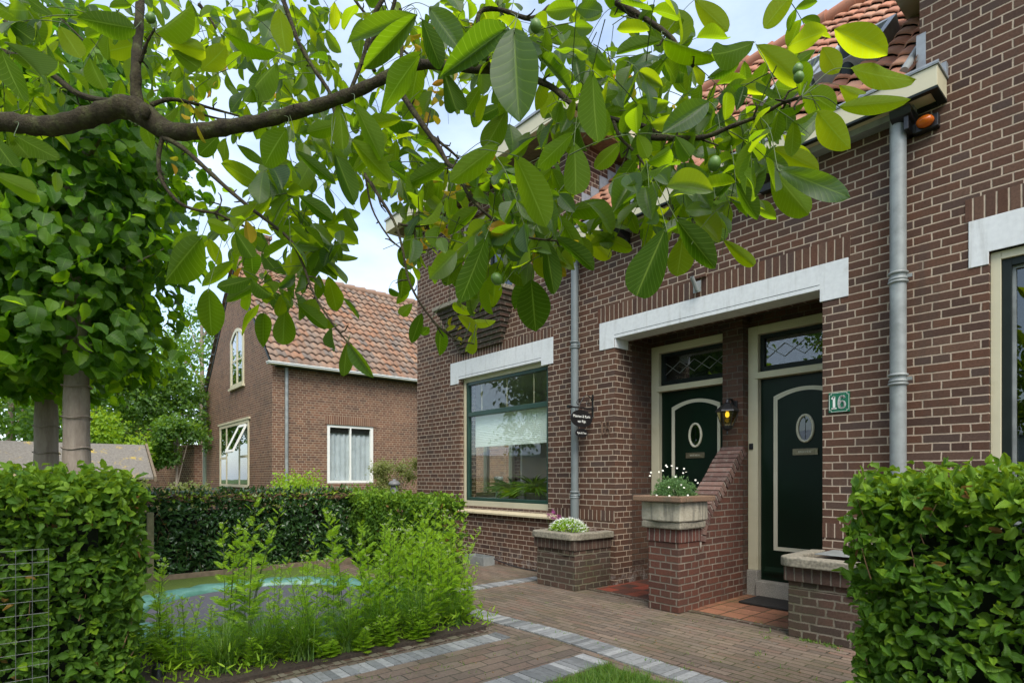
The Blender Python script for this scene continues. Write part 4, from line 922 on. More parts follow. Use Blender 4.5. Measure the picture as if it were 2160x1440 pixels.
MB().prism([(-21.95, 4.06), (-22.05, 4.06), (-18.5, 7.50), (-14.98, 4.06), (-15.08, 4.06), (-18.5, 7.40)], -.20, -.1805, 'y').build('verge_board', M['trimblack'], NBH)
p_ = MB().tube([(-14.95, .16, 0), (-14.95, .16, 4.0)], .045, 14).build('downpipe', M['zinc'], NBH)
ex = MB(); x = -22.32
while x < -19.6: ex.box(x, x + .075, .17, .20, 4.0, 5.95); x += .11
ex.box(-22.35, -19.5, .20, 6, 4.0, 5.93).box(-22.42, -19.5, .10, .24, 5.95, 6.06).build('green_clad_dormer', M['nbgreen'], NBH)
ex = MB()
for x in (-22.32, -22.22, -22.12): ex.box(x, x + .085, -.22, -.17, 0, 4.0)
ex.box(-22.34, -22.02, -.17, .5, 0, 4.0).build('green_boards', M['nbgreen'], NBH)
MB().box(-22.42, -21.95, -.30, -.05, 4.0, 4.12).build('gutter_end', M['white2'], NBH)

# ------------------------------------------------------------------ leaf templates and foliage builders
def wprof(a, b):
    return lambda t: (math.sin(math.pi * t ** a) ** b) if 0 < t < 1 else .02
wal = [grid_leaf(12, wprof(1.12, .62), fold=f, arch=ar, wav=wv, twist=tw, seed=i, cols=(-1, -.66, -.33, 0, .33, .66, 1)) for i, (f, ar, wv, tw) in enumerate([(.10, .12, .012, .1), (.22, .25, .02, -.25), (.05, .16, .03, .3), (.16, -.08, .018, -.1), (.30, .10, .015, .2)])]
beech_t = [grid_leaf(8, wprof(.85, .80), fold=f, arch=ar, wav=.05, twist=tw, ser=.09, seed=i + 9) for i, (f, ar, tw) in enumerate([(.18, .16, .2), (.32, .35, -.35), (.10, .4, .4), (.22, -.08, 0)])]
lime_t = [grid_leaf(8, lambda t: (2.05 * (t + .03) ** .45 * (1 - t) ** .78 if t < 1 else .01), fold=f, arch=ar, wav=.03, twist=tw, ser=.07, seed=i + 20) for i, (f, ar, tw) in enumerate([(.12, .15, .1), (.22, .3, -.3), (.06, .38, .3), (.2, .1, -.15)])]
small_t = [grid_leaf(3, wprof(.9, .7), cols=(-1, 0, 1), fold=.15, arch=.2, wav=0, seed=i) for i in range(2)]
def ivy_leaf(arch):
    P = [(0, 0), (.42, -.10), (.50, .22), (.30, .38), (.30, .62), (0, 1.0), (-.30, .62), (-.30, .38), (-.50, .22), (-.42, -.10)]
    V = [(0, .3, .04)] + [(x, y, -arch * (x * x + (y - .3) ** 2)) for x, y in P]
    return np.array(V), np.array([(0, i + 1, (i + 1) % 10 + 1) for i in range(10)]), np.array([(v[0] + .5, v[1]) for v in V])
ivy_t = [ivy_leaf(.2), ivy_leaf(.5)]
def rv(s=1.0): return Vector((rnd.gauss(0, s), rnd.gauss(0, s), rnd.gauss(0, s)))

def hedge(name, lab, x0, x1, y0, y1, z1, faces, dens, size, mat, temps, core='core', inset=.15, z0=0, tb=1.0, jit=.045, up=.5, thingcat='hedge'):
    S = here(name, lab, thingcat, ((x0 + x1) / 2, (y0 + y1) / 2, 0))
    nx, ny, nz_ = 14, 8, 12
    b = MB().box(x0 + inset, x1 - inset, y0 + inset, y1 - inset, 0, z1 - inset); b.build('hedge_shade_core', M[core], S)  # near-black box: shade between the leaves is put into its colour
    L = Leaves(temps); tw = MB()
    def bumpy(a, c): return .030 * math.sin(a * 5.1 + c * 3) + .025 * math.sin(a * 11 + c * 7.7) + .02 * math.sin(c * 17 + a * 4)
    for f in faces:
        if f == 'z': A = (x1 - x0) * (y1 - y0)
        elif f in '+-': A = (x1 - x0) * (z1 - z0)
        else: A = (y1 - y0) * (z1 - z0)
        for _ in range(int(A * dens * (1.6 if f == 'z' else 1))):
            u_, v_ = rnd.random(), rnd.random(); dp = abs(rnd.gauss(0, jit)) - .02
            if f == 'z':
                p = Vector((x0 + (x1 - x0) * u_, y0 + (y1 - y0) * v_, z1 - dp + rnd.random() ** 5 * .10)); n_ = Vector((0, 0, 1))
            elif f in '+-':
                s_ = 1 if f == '+' else -1; Yf = y1 if s_ > 0 else y0; zz = z0 + (z1 - z0) * v_; xx = x0 + (x1 - x0) * u_
                p = Vector((xx, Yf - s_ * (dp + bumpy(xx, zz)), zz)); n_ = Vector((0, s_, 0))
            else:
                s_ = 1 if f == 'R' else -1; Xf = x1 if s_ > 0 else x0; zz = z0 + (z1 - z0) * v_; yy = y0 + (y1 - y0) * u_
                p = Vector((Xf - s_ * (dp + bumpy(yy, zz)), yy, zz)); n_ = Vector((s_, 0, 0))
            if rnd.random() < .25: p -= n_ * .07
            if dp < .05 and math.sin(p.x * 9.3 + p.z * 7.1) + math.sin(p.y * 8.7 - p.z * 5.3) + math.sin((p.x + p.y) * 17 + p.z * 13) * .6 < -1.95 and f != 'z': continue
            ld = n_ * .4 + rv(1.0) + Vector((0, 0, -.1 if f != 'z' else .35))
            nn = n_ * .65 + Vector((0, 0, up)) + rv(.6)
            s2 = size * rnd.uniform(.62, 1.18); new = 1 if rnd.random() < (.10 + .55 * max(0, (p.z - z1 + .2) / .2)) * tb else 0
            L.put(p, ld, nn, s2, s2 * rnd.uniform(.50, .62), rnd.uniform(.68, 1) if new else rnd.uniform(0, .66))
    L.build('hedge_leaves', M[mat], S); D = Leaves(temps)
    for _ in range(int(22 * (x1 - x0 + y1 - y0))):
        f = rnd.choice(faces); x, y, z = rnd.uniform(x0, x1), rnd.uniform(y0, y1), rnd.uniform(.05, z1)
        if f == 'z': z = z1 + .01
        elif f == '+': y = y1
        elif f == '-': y = y0
        elif f == 'R': x = x1
        else: x = x0
        D.put((x, y, z), rv(1), rv(1), size * .8, size * .4)
    D.build('dead_leaves', M['deadleaf'], S)
    for _ in range(int(30 * (x1 - x0 + y1 - y0))):
        f = rnd.choice([q for q in faces if q != 'z'])
        if f in '+-': x = rnd.uniform(x0, x1); y = (y1 - .06) if f == '+' else y0 + .06; d = Vector((rnd.gauss(0, .3), .4 if f == '+' else -.4, 1))
        else: y = rnd.uniform(y0, y1); x = (x1 - .06) if f == 'R' else x0 + .06; d = Vector((.4 if f == 'R' else -.4, rnd.gauss(0, .3), 1))
        z = rnd.uniform(.05, z1 - .15); q = Vector((x, y, z)); tw.tube([q, q + d * .06 + rv(.01), q + d * .13 + rv(.015)], [.0028, .002, .001], 4, False)
    tw.build('hedge_twigs', M['twig'], S)['kind'] = 'stuff'
    return S
hedge('beech_hedge', 'tall clipped beech hedge beside the left trunk, wire mesh on its face', -4.35, -3.50, -6.0, -4.49, 1.135, 'zR+', 3000, .058, 'beech', beech_t)
hedge('beech_hedge', 'big beech hedge in the right corner in front of the large window', -.83, 1.6, -2.50, -1.75, 1.13, 'z-L', 3200, .054, 'beech', beech_t, jit=.05)
hedge('beech_hedge', 'lower square hedge near the house window behind the feathery plants', -7.9, -5.27, -1.50, -1.15, .90, 'z-R', 2800, .056, 'beech', beech_t, jit=.05)
hedge('ivy_hedge', 'dark ivy covered fence behind the trampoline', -7.85, -7.50, -5.6, -1.45, .945, 'zR', 2300, .068, 'ivy', ivy_t, jit=.025, tb=.25, z0=.08)
tw = MB()
for _ in range(1700):
    y = rnd.uniform(-5.4, -1.5); p = Vector((rnd.uniform(-7.82, -7.47), y, .93 + rnd.uniform(-.04, .04))); d = rv(1); d.z = abs(d.z) * .4; d.normalize()
    tw.tube([p, p + d * .05, p + d * .1 + rv(.01)], [.004, .003, .002], 4, False)
tw = tw.build('clipped_stems', M['twig']); adopt(tw, bpy.data.objects['ivy_hedge'])
L = Leaves(small_t)
for _ in range(1500):
    y = rnd.uniform(-5.4, -1.5); L.put(Vector((rnd.uniform(-7.85, -7.47), y, .94 + rnd.uniform(-.03, .05))), rv(1), Vector((.3, 0, 1)) + rv(.4), .05, .032)
adopt(L.build('young_shoots', M['brightleaf']), bpy.data.objects['ivy_hedge'])
wm = here('wire_mesh', 'square wire mesh panel standing against the left beech hedge', 'wire mesh', (-3.44, -5.2, 0))
b = MB()
for i in range(17): y = -4.845 - i * .058; b.tube([(-3.43, y, 0), (-3.43, y, .86)], .0013, 5)
for i in range(15): z = .03 + i * .059; b.tube([(-3.4315, -4.845, z), (-3.4315, -5.78, z)], .0013, 5)
b.build('wire_grid', M['wire'], wm)
for (x, y, w_, lab) in ((-7.44, -3.88, .032, 'thick mossy wooden fence post at the end of the ivy'), (-7.46, -3.99, .03, 'thin wooden fence post left of the thick one')):
    o = MB().box(x - w_, x + w_, y - w_, y + w_, -.02, .80 if w_ > .031 else .6).build('fence_post', M['post'], bevel=.005); tag(o, lab, 'fence post', 'wooden posts by the ivy')
b = MB()
for i in range(3): b.box(-7.47, -7.44, -5.6 + i * 1.37, -5.6 + i * 1.37 + 1.36, -.02, .085)
tag(b.build('garden_edging_board', M['wood'], bevel=.003), 'low brown wooden board along the foot of the ivy fence', 'edging board')

# ------------------------------------------------------------------ trampoline in the ground
T = here('trampoline', 'sunken round trampoline with a green padded rim and dark grey mat', 'trampoline', (-5.264, -3.289, 0))
TC = (-5.264, -3.289); n = 96
b = MB(); rings = [(.945, .055), (.955, .095), (1.0, .11), (1.10, .112), (1.22, .10), (1.275, .075), (1.285, .02)]
vs = []
for r, z in rings:
    for k_ in range(n):
        t = 2 * math.pi * k_ / n; dz = .008 * math.sin(t * 23) + .006 * math.sin(t * 41 + 1)
        vs.append((TC[0] + (r + .006 * math.sin(t * 17)) * math.cos(t), TC[1] + (r + .006 * math.sin(t * 17)) * math.sin(t), z + (dz if z > .08 else 0)))
b.add(vs, [(i * n + k_, i * n + (k_ + 1) % n, (i + 1) * n + (k_ + 1) % n, (i + 1) * n + k_) for i in range(len(rings) - 1) for k_ in range(n)], True)
b.build('padded_rim', M['pad'], T)
MB().lathe([(0, .046), (.5, .050), (.96, .062)], TC, 96).build('jumping_mat', M['rubber'], T)

# ------------------------------------------------------------------ feathery plants and grasses in the bed
def in_tramp(x, y, r=1.26): return (x - TC[0]) ** 2 + (y - TC[1]) ** 2 < r * r
leaflet = grid_leaf(3, lambda t: [.5, 1, .6, .02][int(round(t * 3))], cols=(-1, 1), fold=0, arch=.15, wav=0)
def tansy(h, seed, parent, spread=.25, nst=3):
    g = random.Random(seed); L = Leaves([leaflet]); st = MB(); fl_ = MB()
    for s_ in range(nst):
        a = g.uniform(0, 6.283); ln = h * g.uniform(.8, 1.2); lean = Vector((math.cos(a), math.sin(a), 0)) * g.uniform(.02, .22) * ln
        base = Vector((math.cos(a) * spread * .3 * g.random(), math.sin(a) * spread * .3 * g.random(), 0))
        P = spline([base, base + lean * .2 + Vector((0, 0, ln * .35)), base + lean * .6 + Vector((0, 0, ln * .72)), base + lean * 1.1 + Vector((0, 0, ln))], 6)
        st.tube(P, [.0035 * (1 - .6 * i / len(P)) for i in range(len(P))], 5, False)
        nl = int(ln / .029)
        for i in range(nl):
            t = (i + .5) / nl; q = P[min(int(t * (len(P) - 1)), len(P) - 2)].lerp(P[min(int(t * (len(P) - 1)) + 1, len(P) - 1)], (t * (len(P) - 1)) % 1)
            az = i * 2.4 + g.uniform(-.4, .4); out = Vector((math.cos(az), math.sin(az), 0)); lf = (.135 * (1 - .70 * t ** 1.3)) * g.uniform(.8, 1.15) * (1.15 if t < .4 else 1)
            u0 = Vector((0, 0, 1)); pts_ = [q + out * lf * s * .8 + u0 * (lf * (1.05 * s - .5 * s * s * (1.3 - t))) for s in (0, .25, .5, .75, 1)]
            np_ = 13
            for j in range(np_):
                s = .18 + .8 * j / np_; k0 = min(int(s * 4), 3); c_ = pts_[k0].lerp(pts_[k0 + 1], s * 4 - k0); d = (pts_[k0 + 1] - pts_[k0]).normalized()
                sd_ = d.cross(u0); 
                if sd_.length < .05: continue
                sd_.normalize(); nn = sd_.cross(d).normalized(); ll = lf * .40 * math.sin(math.pi * (.18 + .74 * s)) ** .7
                for sg in (-1, 1): L.put(c_, sd_ * sg + d * .7, nn + rv(.45), ll, ll * .15, g.random())
            L.put(pts_[3], pts_[4] - pts_[3], Vector((0, 0, 1)), lf * .3, lf * .05, .5)
        if g.random() < .55:
            tp = P[-1]
            for _ in range(9): q = tp + Vector((g.gauss(0, .012), g.gauss(0, .012), g.uniform(0, .012))); fl_.lathe([(0, q.z), (.005, q.z + .001), (.005, q.z + .005), (0, q.z + .007)], (q.x, q.y), 6)
    o = L.build('foliage', M['tansy'], parent, smooth=False); s2 = st.build('stems', M['stalk'], parent)
    if fl_.v: fl_.build('flower_buds', plain('pale_buds', (.30, .34, .16), .8, .2, 20) if 'buds' not in M else M['buds'], parent)
M['buds'] = plain('pale_buds', (.30, .36, .16), .8, .2, 20)
protos = []
for i in range(5):
    S = thing('feathery_plant', None, 'plant', group='feathery plants round the trampoline'); tansy(.80, 40 + i, S, nst=4); protos.append(S)
spots = []
PXS = [(330, 1330, .62), (385, 1360, .70), (430, 1395, .40), (470, 1385, .80), (520, 1378, .98), (575, 1385, .55), (640, 1360, .70), (690, 1350, .82), (735, 1340, .95), (770, 1345, .90), (810, 1330, .82), (845, 1320, .92),
       (880, 1325, .80), (915, 1310, .92), (945, 1318, .78), (975, 1300, .60), (900, 1290, .85), (860, 1285, .95), (940, 1285, .88), (820, 1290, .85), (700, 1290, .72), (765, 1285, .78), (600, 1395, .45), (665, 1385, .5), (745, 1370, .55), (820, 1355, .55), (900, 1345, .5), (350, 1400, .5), (395, 1420, .42), (975, 1320, .42), (985, 1275, .5), (925, 1262, .7)]
PXS += [(790, 1352, .8), (930, 1328, .7), (985, 1308, .45), (885, 1300, .95), (745, 1322, 1.0)]
PXS += [(310 + 33 * i, 1385 + 9 * ((i * 7) % 5) - i * 1.8, .17 + .03 * ((i * 3) % 4)) for i in range(20)]
names = ['leaning left', 'leaning right', 'upright', 'low and spreading', 'with pale buds']
TL = {0: 'feathery plant touching the right edge of the beech hedge, leaning over the green rim', 1: 'feathery plant with bare stems just right of the beech hedge', 3: 'feathery plant standing in front of the dark mat, with a flat pale bud head',
      4: 'tallest lone feathery plant in front of the trampoline, its tip against the ivy', 6: 'feathery plant at the left end of the dense stand, before the mat'}
g = random.Random(2)
for i, (px, py, h) in enumerate(PXS):
    t = F * EYE / (py - YH); q = at(px, py, t)
    if in_tramp(q.x, q.y, 1.2):
        d = Vector((q.x - TC[0], q.y - TC[1], 0)).normalized() * 1.3; q = Vector((TC[0], TC[1], 0)) + d
    q.x = min(q.x, -3.60); q.y = min(q.y, -2.02)
    S = protos[i % 5] if i < 5 else copy_tree(protos[i % 5])
    S.location = (q.x, q.y, .02); S.rotation_euler = (g.uniform(-.08, .08), g.uniform(-.08, .08), g.uniform(0, 6.28)); h *= (.86 if px > 640 else .95); s_ = h / .8; S.scale = (max(s_, .62), max(s_, .62), s_)
    S['label'] = TL.get(i) or ('dense feathery green plants standing between the trampoline and the paved path' if px > 640 else 'short feathery plants in front of the trampoline by the beech hedge')
    S['group'] = 'dense feathery plants by the path' if px > 640 and i not in TL else 'feathery plants in front of the trampoline'
L = Leaves([leaflet])
for _ in range(4200):
    x, y = rnd.uniform(-4.9, -3.56), rnd.uniform(-4.4, -2.05)
    if in_tramp(x, y, 1.24): continue
    L.put((x, y, .02 + rnd.random() ** 2 * .16), rv(1) + Vector((0, 0, .6)), rv(1), rnd.uniform(.03, .07), .012)
L.build('bed_undergrowth', M['tansy'], smooth=False)['kind'] = 'stuff'
gp = []
for i in range(3):
    S = thing('grass_clump', None, 'ornamental grass', group='arching grass clumps in the bed'); L = Leaves([blade, blade2]); gg = random.Random(i)
    for _ in range(380):
        a = gg.uniform(0, 6.283); r = gg.uniform(0, .9); d = Vector((math.cos(a) * r, math.sin(a) * r, 1)); nn = Vector((math.cos(a), math.sin(a), .3)) * -1
        L.put((gg.gauss(0, .03), gg.gauss(0, .03), 0), d, nn, gg.uniform(.25, .55), .005, gg.random() * .8)
    L.build('blades', M['grass'], S); gp.append(S)
for i, (px, py, lab) in enumerate([(470, 1425, 'arching grass clump furthest left in the bed by the beech hedge'), (560, 1405, 'arching grass clump second from the beech hedge'), (640, 1398, 'arching grass clump left of the bed middle'), (730, 1380, 'arching grass clump in the middle of the bed edge'), (800, 1362, 'arching grass clump right of the bed middle'), (880, 1345, 'arching grass clump second from the bed corner'), (955, 1325, 'arching grass clump at the paved corner of the bed')]):
    t = F * EYE / (py - YH); q = at(px, py, t); S = gp[i] if i < 3 else copy_tree(gp[i % 3])
    S.location = (min(q.x, -3.63), q.y, .02); S.rotation_euler = (0, 0, i * 1.3); S.scale = (.85 + .1 * (i % 3),) * 3; S['label'] = lab
L = Leaves(small_t)   # litter blown on the paving
for _ in range(520):
    x, y = rnd.uniform(-4.9, -.8), rnd.uniform(-4.3, -.05)
    if rnd.random() < .5: y = -.02 - abs(rnd.gauss(0, .12))
    L.put((x, y, .006), rv(1) * Vector((1, 1, .1)), Vector((0, 0, 1)) + rv(.3), rnd.uniform(.008, .022), rnd.uniform(.006, .012))
L.build('leaf_litter', M['deadleaf'])['kind'] = 'stuff'
S = here('garden_spotlight', 'black garden spotlight in the plants by the beech hedge', 'garden light', (-3.6, -4.3, 0))
q = at(338, 1428, 3.35)
MB().tube([q + Vector((-.04, 0, .05)), q + Vector((.05, -.02, -.02))], [.035, .042], 16).tube([q, q - Vector((0, 0, .2))], .008, 8).build('lamp_body', M['black'], S)
S = here('garden_lamp', 'small grey domed garden lamp rising behind the square hedge', 'garden light')
q = at(832, 1020, 7.9)
MB().lathe([(.055, -1.0), (.055, q.z - .06), (.05, q.z - .05), (.05, q.z - .02), (.085, q.z - .02), (.08, q.z + .01), (.05, q.z + .04), (.025, q.z + .045), (.022, q.z + .065), (0, q.z + .07)], (q.x, q.y), 18).build('lamp_post', plain('grey_lamp_paint', (.14, .14, .14), .5, .1, 20), S)

# ------------------------------------------------------------------ flowers in trough and planter
S = here('daisy_bush', 'rounded daisy bush with a few pale flowers in the stone trough', 'plant', (-3.0, -.44, 1.0))
L = Leaves([leaflet, small_t[0]] if False else [leaflet]); st = MB()
for _ in range(1500):
    a, e = rnd.uniform(0, 6.283), math.acos(rnd.uniform(0, 1)); r = rnd.uniform(.55, 1.0)
    d = Vector((math.sin(e) * math.cos(a), math.sin(e) * math.sin(a), math.cos(e))); q = Vector((-3.0, -.44, 1.0)) + Vector((d.x * .20, d.y * .17, d.z * .185)) * r * (1 + .12 * math.sin(a * 5) + .08 * math.sin(a * 9 + e * 6))
    for k_ in range(4): L.put(q, d + rv(.55), rv(1), rnd.uniform(.018, .036), .006)
L.build('foliage', M['greyleaf'], S, smooth=False)
pet, ey = MB(), MB()
def daisy(q, n_, r=.016):
    n_ = n_.normalized(); a = n_.orthogonal().normalized(); b_ = n_.cross(a)
    for k_ in range(9):
        t = 2 * math.pi * k_ / 9; d = a * math.cos(t) + b_ * math.sin(t); w_ = n_.cross(d) * r * .28
        pet.add([q, q + d * r * .6 + w_, q + d * r + n_ * .001, q + d * r * .6 - w_], [(0, 1, 2, 3)])
    for k_ in range(6):
        t, u_ = 2 * math.pi * k_ / 6, 2 * math.pi * (k_ + 1) / 6; ey.add([q + n_ * .004, q + (a * math.cos(t) + b_ * math.sin(t)) * r * .33 + n_ * .002, q + (a * math.cos(u_) + b_ * math.sin(u_)) * r * .33 + n_ * .002], [(0, 1, 2)])
for px, py in [(1425, 1005), (1437, 1022), (1411, 1027), (1443, 1028), (1447, 995), (1441, 997), (1407, 984), (1405, 981), (1373, 996), (1371, 1003), (1390, 995), (1398, 992), (1443, 988), (1428, 987), (1385, 1044), (1412, 1045), (1451, 1044), (1417, 982), (1467, 1012), (1472, 1018)]:
    q = at(px, py, 4.88 + rnd.uniform(-.05, .2) * (0 if py > 1000 else 1)); daisy(q, Vector((.5, -.7, .6)) + rv(.25), .0095)
pet.build('petals', M['petal'], S); ey.build('flower_centres', M['yolk'], S)
S = here('alyssum', 'mound of tiny white flowers filling the planter under the name sign', 'flowers', (-4.5, -.3, .6))
L = Leaves(small_t); pet = MB()
for _ in range(3000):
    a, r = rnd.uniform(0, 6.283), math.sqrt(rnd.random()); x, y = -4.43 + .27 * r * math.cos(a), -.34 + .17 * r * math.sin(a); z = .58 + .15 * (1 - r * r) ** .6 + rnd.uniform(-.02, .012)
    L.put((x, y, z - .015), rv(1) + Vector((0, 0, .8)), rv(1) + Vector((0, 0, 1)), .022, .008)
    if rnd.random() < .17:
        for _k in range(5): q = Vector((x, y, z + .008)) + rv(.006); s_ = .0042; n_ = (Vector((0, -.4, 1)) + rv(.3)).normalized(); a_ = n_.orthogonal().normalized() * s_; b_ = n_.cross(a_); pet.add([q + a_, q + b_, q - a_, q - b_], [(0, 1, 2, 3)])
L.build('foliage', M['tansy'], S); pet.build('blossoms', M['petal'], S)
S = here('purple_flowers', 'few purple flowers on stems at the left of the planter', 'flowers', (-4.66, -.33, .6))
st = MB(); pt = MB()
for i in range(7):
    q = Vector((-4.66 + rnd.gauss(0, .05), -.33 + rnd.gauss(0, .03), .6)); e = q + Vector((rnd.gauss(0, .03), rnd.gauss(0, .02), rnd.uniform(.12, .2))); st.tube([q, e], .002, 5)
    for _k in range(26): c_ = e + rv(.012); n_ = rv(1).normalized(); a_ = n_.orthogonal().normalized() * .007; b_ = n_.cross(a_); pt.add([c_ + a_, c_ + b_, c_ - a_, c_ - b_], [(0, 1, 2, 3)])
st.build('stems', M['stalk'], S); pt.build('blossoms', M['purple'], S)
S = here('dried_flowers', 'patch of dry pinkish stems beside the white flowers in the planter', 'plant', (-4.2, -.3, .6)); L = Leaves([leaflet])
for _ in range(500): L.put((-4.2 + rnd.gauss(0, .045), -.25 + rnd.gauss(0, .05), .57 + rnd.random() * .06), rv(1) + Vector((0, 0, 1)), rv(1), .025, .004)
L.build('dry_stems', plain('dry_pink', (.22, .16, .13), .9, .3, 20), S, smooth=False)

# ------------------------------------------------------------------ trees beyond
def tree(name, lab, base, h, crown, mat, n, size, trunk_r=.12, bark='limebark', temps=None, cat='tree', group=None, limbs=7, seed=0, droop=0, fill=.55):
    """crown: list of (dx, dy, z, rx, ry, rz) clumps"""
    g = random.Random(seed); S = here(name, lab, cat, base, group); bx, by = base[0], base[1]; b = MB()
    top = max(c[2] for c in crown)
    P = spline([(bx, by, -.05), (bx + .03, by, top * .35), (bx - .04, by + .03, top * .7), (bx, by, top)], 5)
    b.tube(P, [trunk_r * (1.15 - .85 * i / len(P)) for i in range(len(P))], 12)
    for i in range(limbs):
        c = crown[i % len(crown)]; s_ = P[int(len(P) * g.uniform(.3, .8))]; e = Vector((bx + c[0] + g.gauss(0, c[3] * .4), by + c[1] + g.gauss(0, c[4] * .4), c[2] + g.gauss(0, c[5] * .4)))
        m_ = s_.lerp(e, .5) + Vector((0, 0, .1 * h * .3)); b.tube(spline([s_, m_, e], 5), [trunk_r * .4 * (1 - .8 * j / 10) for j in range(11)], 7, False)
    b.build('trunk', M[bark], S); L = Leaves(temps or small_t); tot = sum(c[3] * c[4] * c[5] for c in crown)
    for c in crown:
        for _ in range(max(8, int(n * c[3] * c[4] * c[5] / tot))):
            d = Vector((g.gauss(0, 1), g.gauss(0, 1), g.gauss(0, 1))).normalized(); r = g.uniform(fill, 1.0) * (1 + .18 * math.sin(d.x * 5 + seed) + .16 * math.sin(d.z * 7 + d.y * 5) + .12 * math.sin(d.x * 13 + d.z * 11))
            q = Vector((bx + c[0] + d.x * c[3] * r, by + c[1] + d.y * c[4] * r, c[2] + d.z * c[5] * r))
            ld = d * .7 + Vector((g.gauss(0, .6), g.gauss(0, .6), g.gauss(0, .6) - droop)); nn = d * .8 + Vector((g.gauss(0, .5), g.gauss(0, .5), g.gauss(0, .5) + .6))
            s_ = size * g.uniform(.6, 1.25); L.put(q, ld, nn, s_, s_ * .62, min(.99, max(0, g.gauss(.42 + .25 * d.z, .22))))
    L.build('crown', M[mat], S); return S
def clumps(n, rx, ry, z0, z1, r, seed):
    g = random.Random(seed); return [(g.uniform(-rx, rx), g.uniform(-ry, ry), g.uniform(z0, z1), r * g.uniform(.7, 1.2), r * g.uniform(.7, 1.2), r * g.uniform(.55, .95)) for _ in range(n)]
def G2(px, t): q = at(px, YH, t); return (q.x, q.y, 0)
tree('garden_tree', 'mid green tree behind the brick garden wall, right of the shed', G2(318, 19), 7, clumps(18, .85, 1.3, 2.2, 5.0, .8, 3), 'bgleaf', 11000, .13, .1, seed=1)
tree('garden_tree', 'airy pale green tree beside the green boards of the neighbour house', G2(425, 24), 10, clumps(22, 2.0, 2.0, 3.5, 8.6, 1.15, 5), 'bgleaf', 9000, .14, .13, seed=2, fill=.3)
tree('bright_shrub', 'yellow green rounded shrub just above the mossy shed roof', G2(226, 14.5), 2.9, clumps(12, .75, .7, 1.3, 2.45, .55, 7), 'brightleaf', 5200, .10, .05, cat='shrub', seed=3)
tree('garden_tree', 'slim young tree with a pale trunk near the green boards', G2(372, 15), 3.5, clumps(9, .35, .4, 1.5, 3.0, .36, 9), 'bgleaf', 3600, .10, .04, seed=4, fill=.3)
tree('garden_tree', 'darker tree filling the gap left of the lime trunks', G2(20, 15), 5, clumps(16, 2.2, 1.5, 1.8, 4.6, 1.0, 13), 'bgleaf', 8000, .13, .1, seed=5)
tree('garden_tree', 'distant leafy tree seen over the shed between the trunks', G2(255, 30), 9, clumps(16, 3.5, 3, 3, 8, 1.9, 15), 'bgleaf', 7000, .22, .2, seed=6)
tree('low_bush', 'low green bush against the downpipe of the neighbour house', G2(620, 13), 1.3, clumps(7, .55, .5, .7, 1.0, .35, 17), 'brightleaf', 2400, .07, .02, cat='bush', seed=7, limbs=3)
tree('low_bush', 'leafy bush below the curtained neighbour window', G2(745, 10.5), 1.2, clumps(7, .6, .4, .6, .88, .3, 19), 'bgleaf', 2200, .06, .02, cat='bush', seed=8, limbs=3)
tree('low_bush', 'shaggy bush left of the ivy by the shed', G2(345, 9.5), 1.1, clumps(8, .6, .5, .5, .95, .3, 21), 'oliveleaf', 2600, .06, .02, cat='bush', seed=9, limbs=3)
tree('olive_shrub', 'tall wispy olive green shrub beside the house corner', G2(838, 9.9), 1.7, clumps(11, .26, .26, .8, 1.5, .2, 23), 'oliveleaf', 5200, .035, .015, cat='shrub', seed=10, limbs=12, fill=.1)
# shed with a mossy roof
S = here('garden_shed', 'low garden shed with a lichen spotted asphalt roof between trunks and trees', 'shed', (-14, -4, 0))
q0, q1 = at(305, 938, 12.0), at(333, 1006, 11.2)
k = N('lichen_roof'); n1 = k.noise(3.2, 8, rough=.75); c = k.ramp(k.noise(30, 4), [(.3, (.14, .125, .105)), (.7, (.21, .19, .16))]); c = k.mix(k.ss(n1, .55, .66), c, (.42, .30, .05)); M['lichen'] = k.done(k.princ(c, .95, .2, 0, k.bump(k.noise(40, 4), .4, .01)))
xr, xe, zr, ze = q0.x, q1.x, q0.z, q1.z; yy = q0.y
MB().add([(xr, yy, zr), (xr, yy - 6, zr), (xe, yy - 6, ze), (xe, yy, ze), (xr, yy, zr - .04), (xr, yy - 6, zr - .04), (xe, yy - 6, ze - .04), (xe, yy, ze - .04), ], [(0, 1, 2, 3), (4, 5, 6, 7), (0, 3, 7, 4), (1, 2, 6, 5), (0, 1, 5, 4), (2, 3, 7, 6)]).build('roof', M['lichen'], S)
MB().add([(2 * xr - xe, yy, ze), (2 * xr - xe, yy - 6, ze), (xr, yy - 6, zr), (xr, yy, zr)], [(0, 1, 2, 3)]).build('rear_roof', M['lichen'], S)
MB().add([(xr, yy + .01, zr + .03), (xe + .03, yy + .01, ze + .02), (xe + .03, yy + .01, ze - .08), (xr, yy + .01, zr - .06), (xr, yy + .05, zr + .03), (xe + .03, yy + .05, ze + .02), (xe + .03, yy + .05, ze - .08), (xr, yy + .05, zr - .06)], [(0, 1, 2, 3), (4, 5, 6, 7), (0, 1, 5, 4), (3, 2, 6, 7), (1, 2, 6, 5), (0, 3, 7, 4)]).build('verge_board', M['wood'], S)
MB().prism([(2 * xr - xe + .15, 0), (xe - .15, 0), (xe - .15, ze), (xr, zr - .05), (2 * xr - xe + .15, ze)], yy - .1, yy - 5.9, 'y').build('shed_wall', M['wood'], S)
a, b_ = at(300, YH, 17.5), at(418, YH, 15.5)
S = MB(); d = (b_ - a); d.z = 0; l = d.length; d.normalize(); nn = Vector((-d.y, d.x, 0))
S.obox((a + b_) / 2 - Vector((0, 0, .2)), d * l / 2, nn * .1, (0, 0, 1.02)).obox((a + b_) / 2 + Vector((0, 0, .85)), d * l / 2, nn * .13, (0, 0, .03))
tag(S.build('garden_wall', M['nb']), 'low red brick garden wall behind the small trees', 'wall')
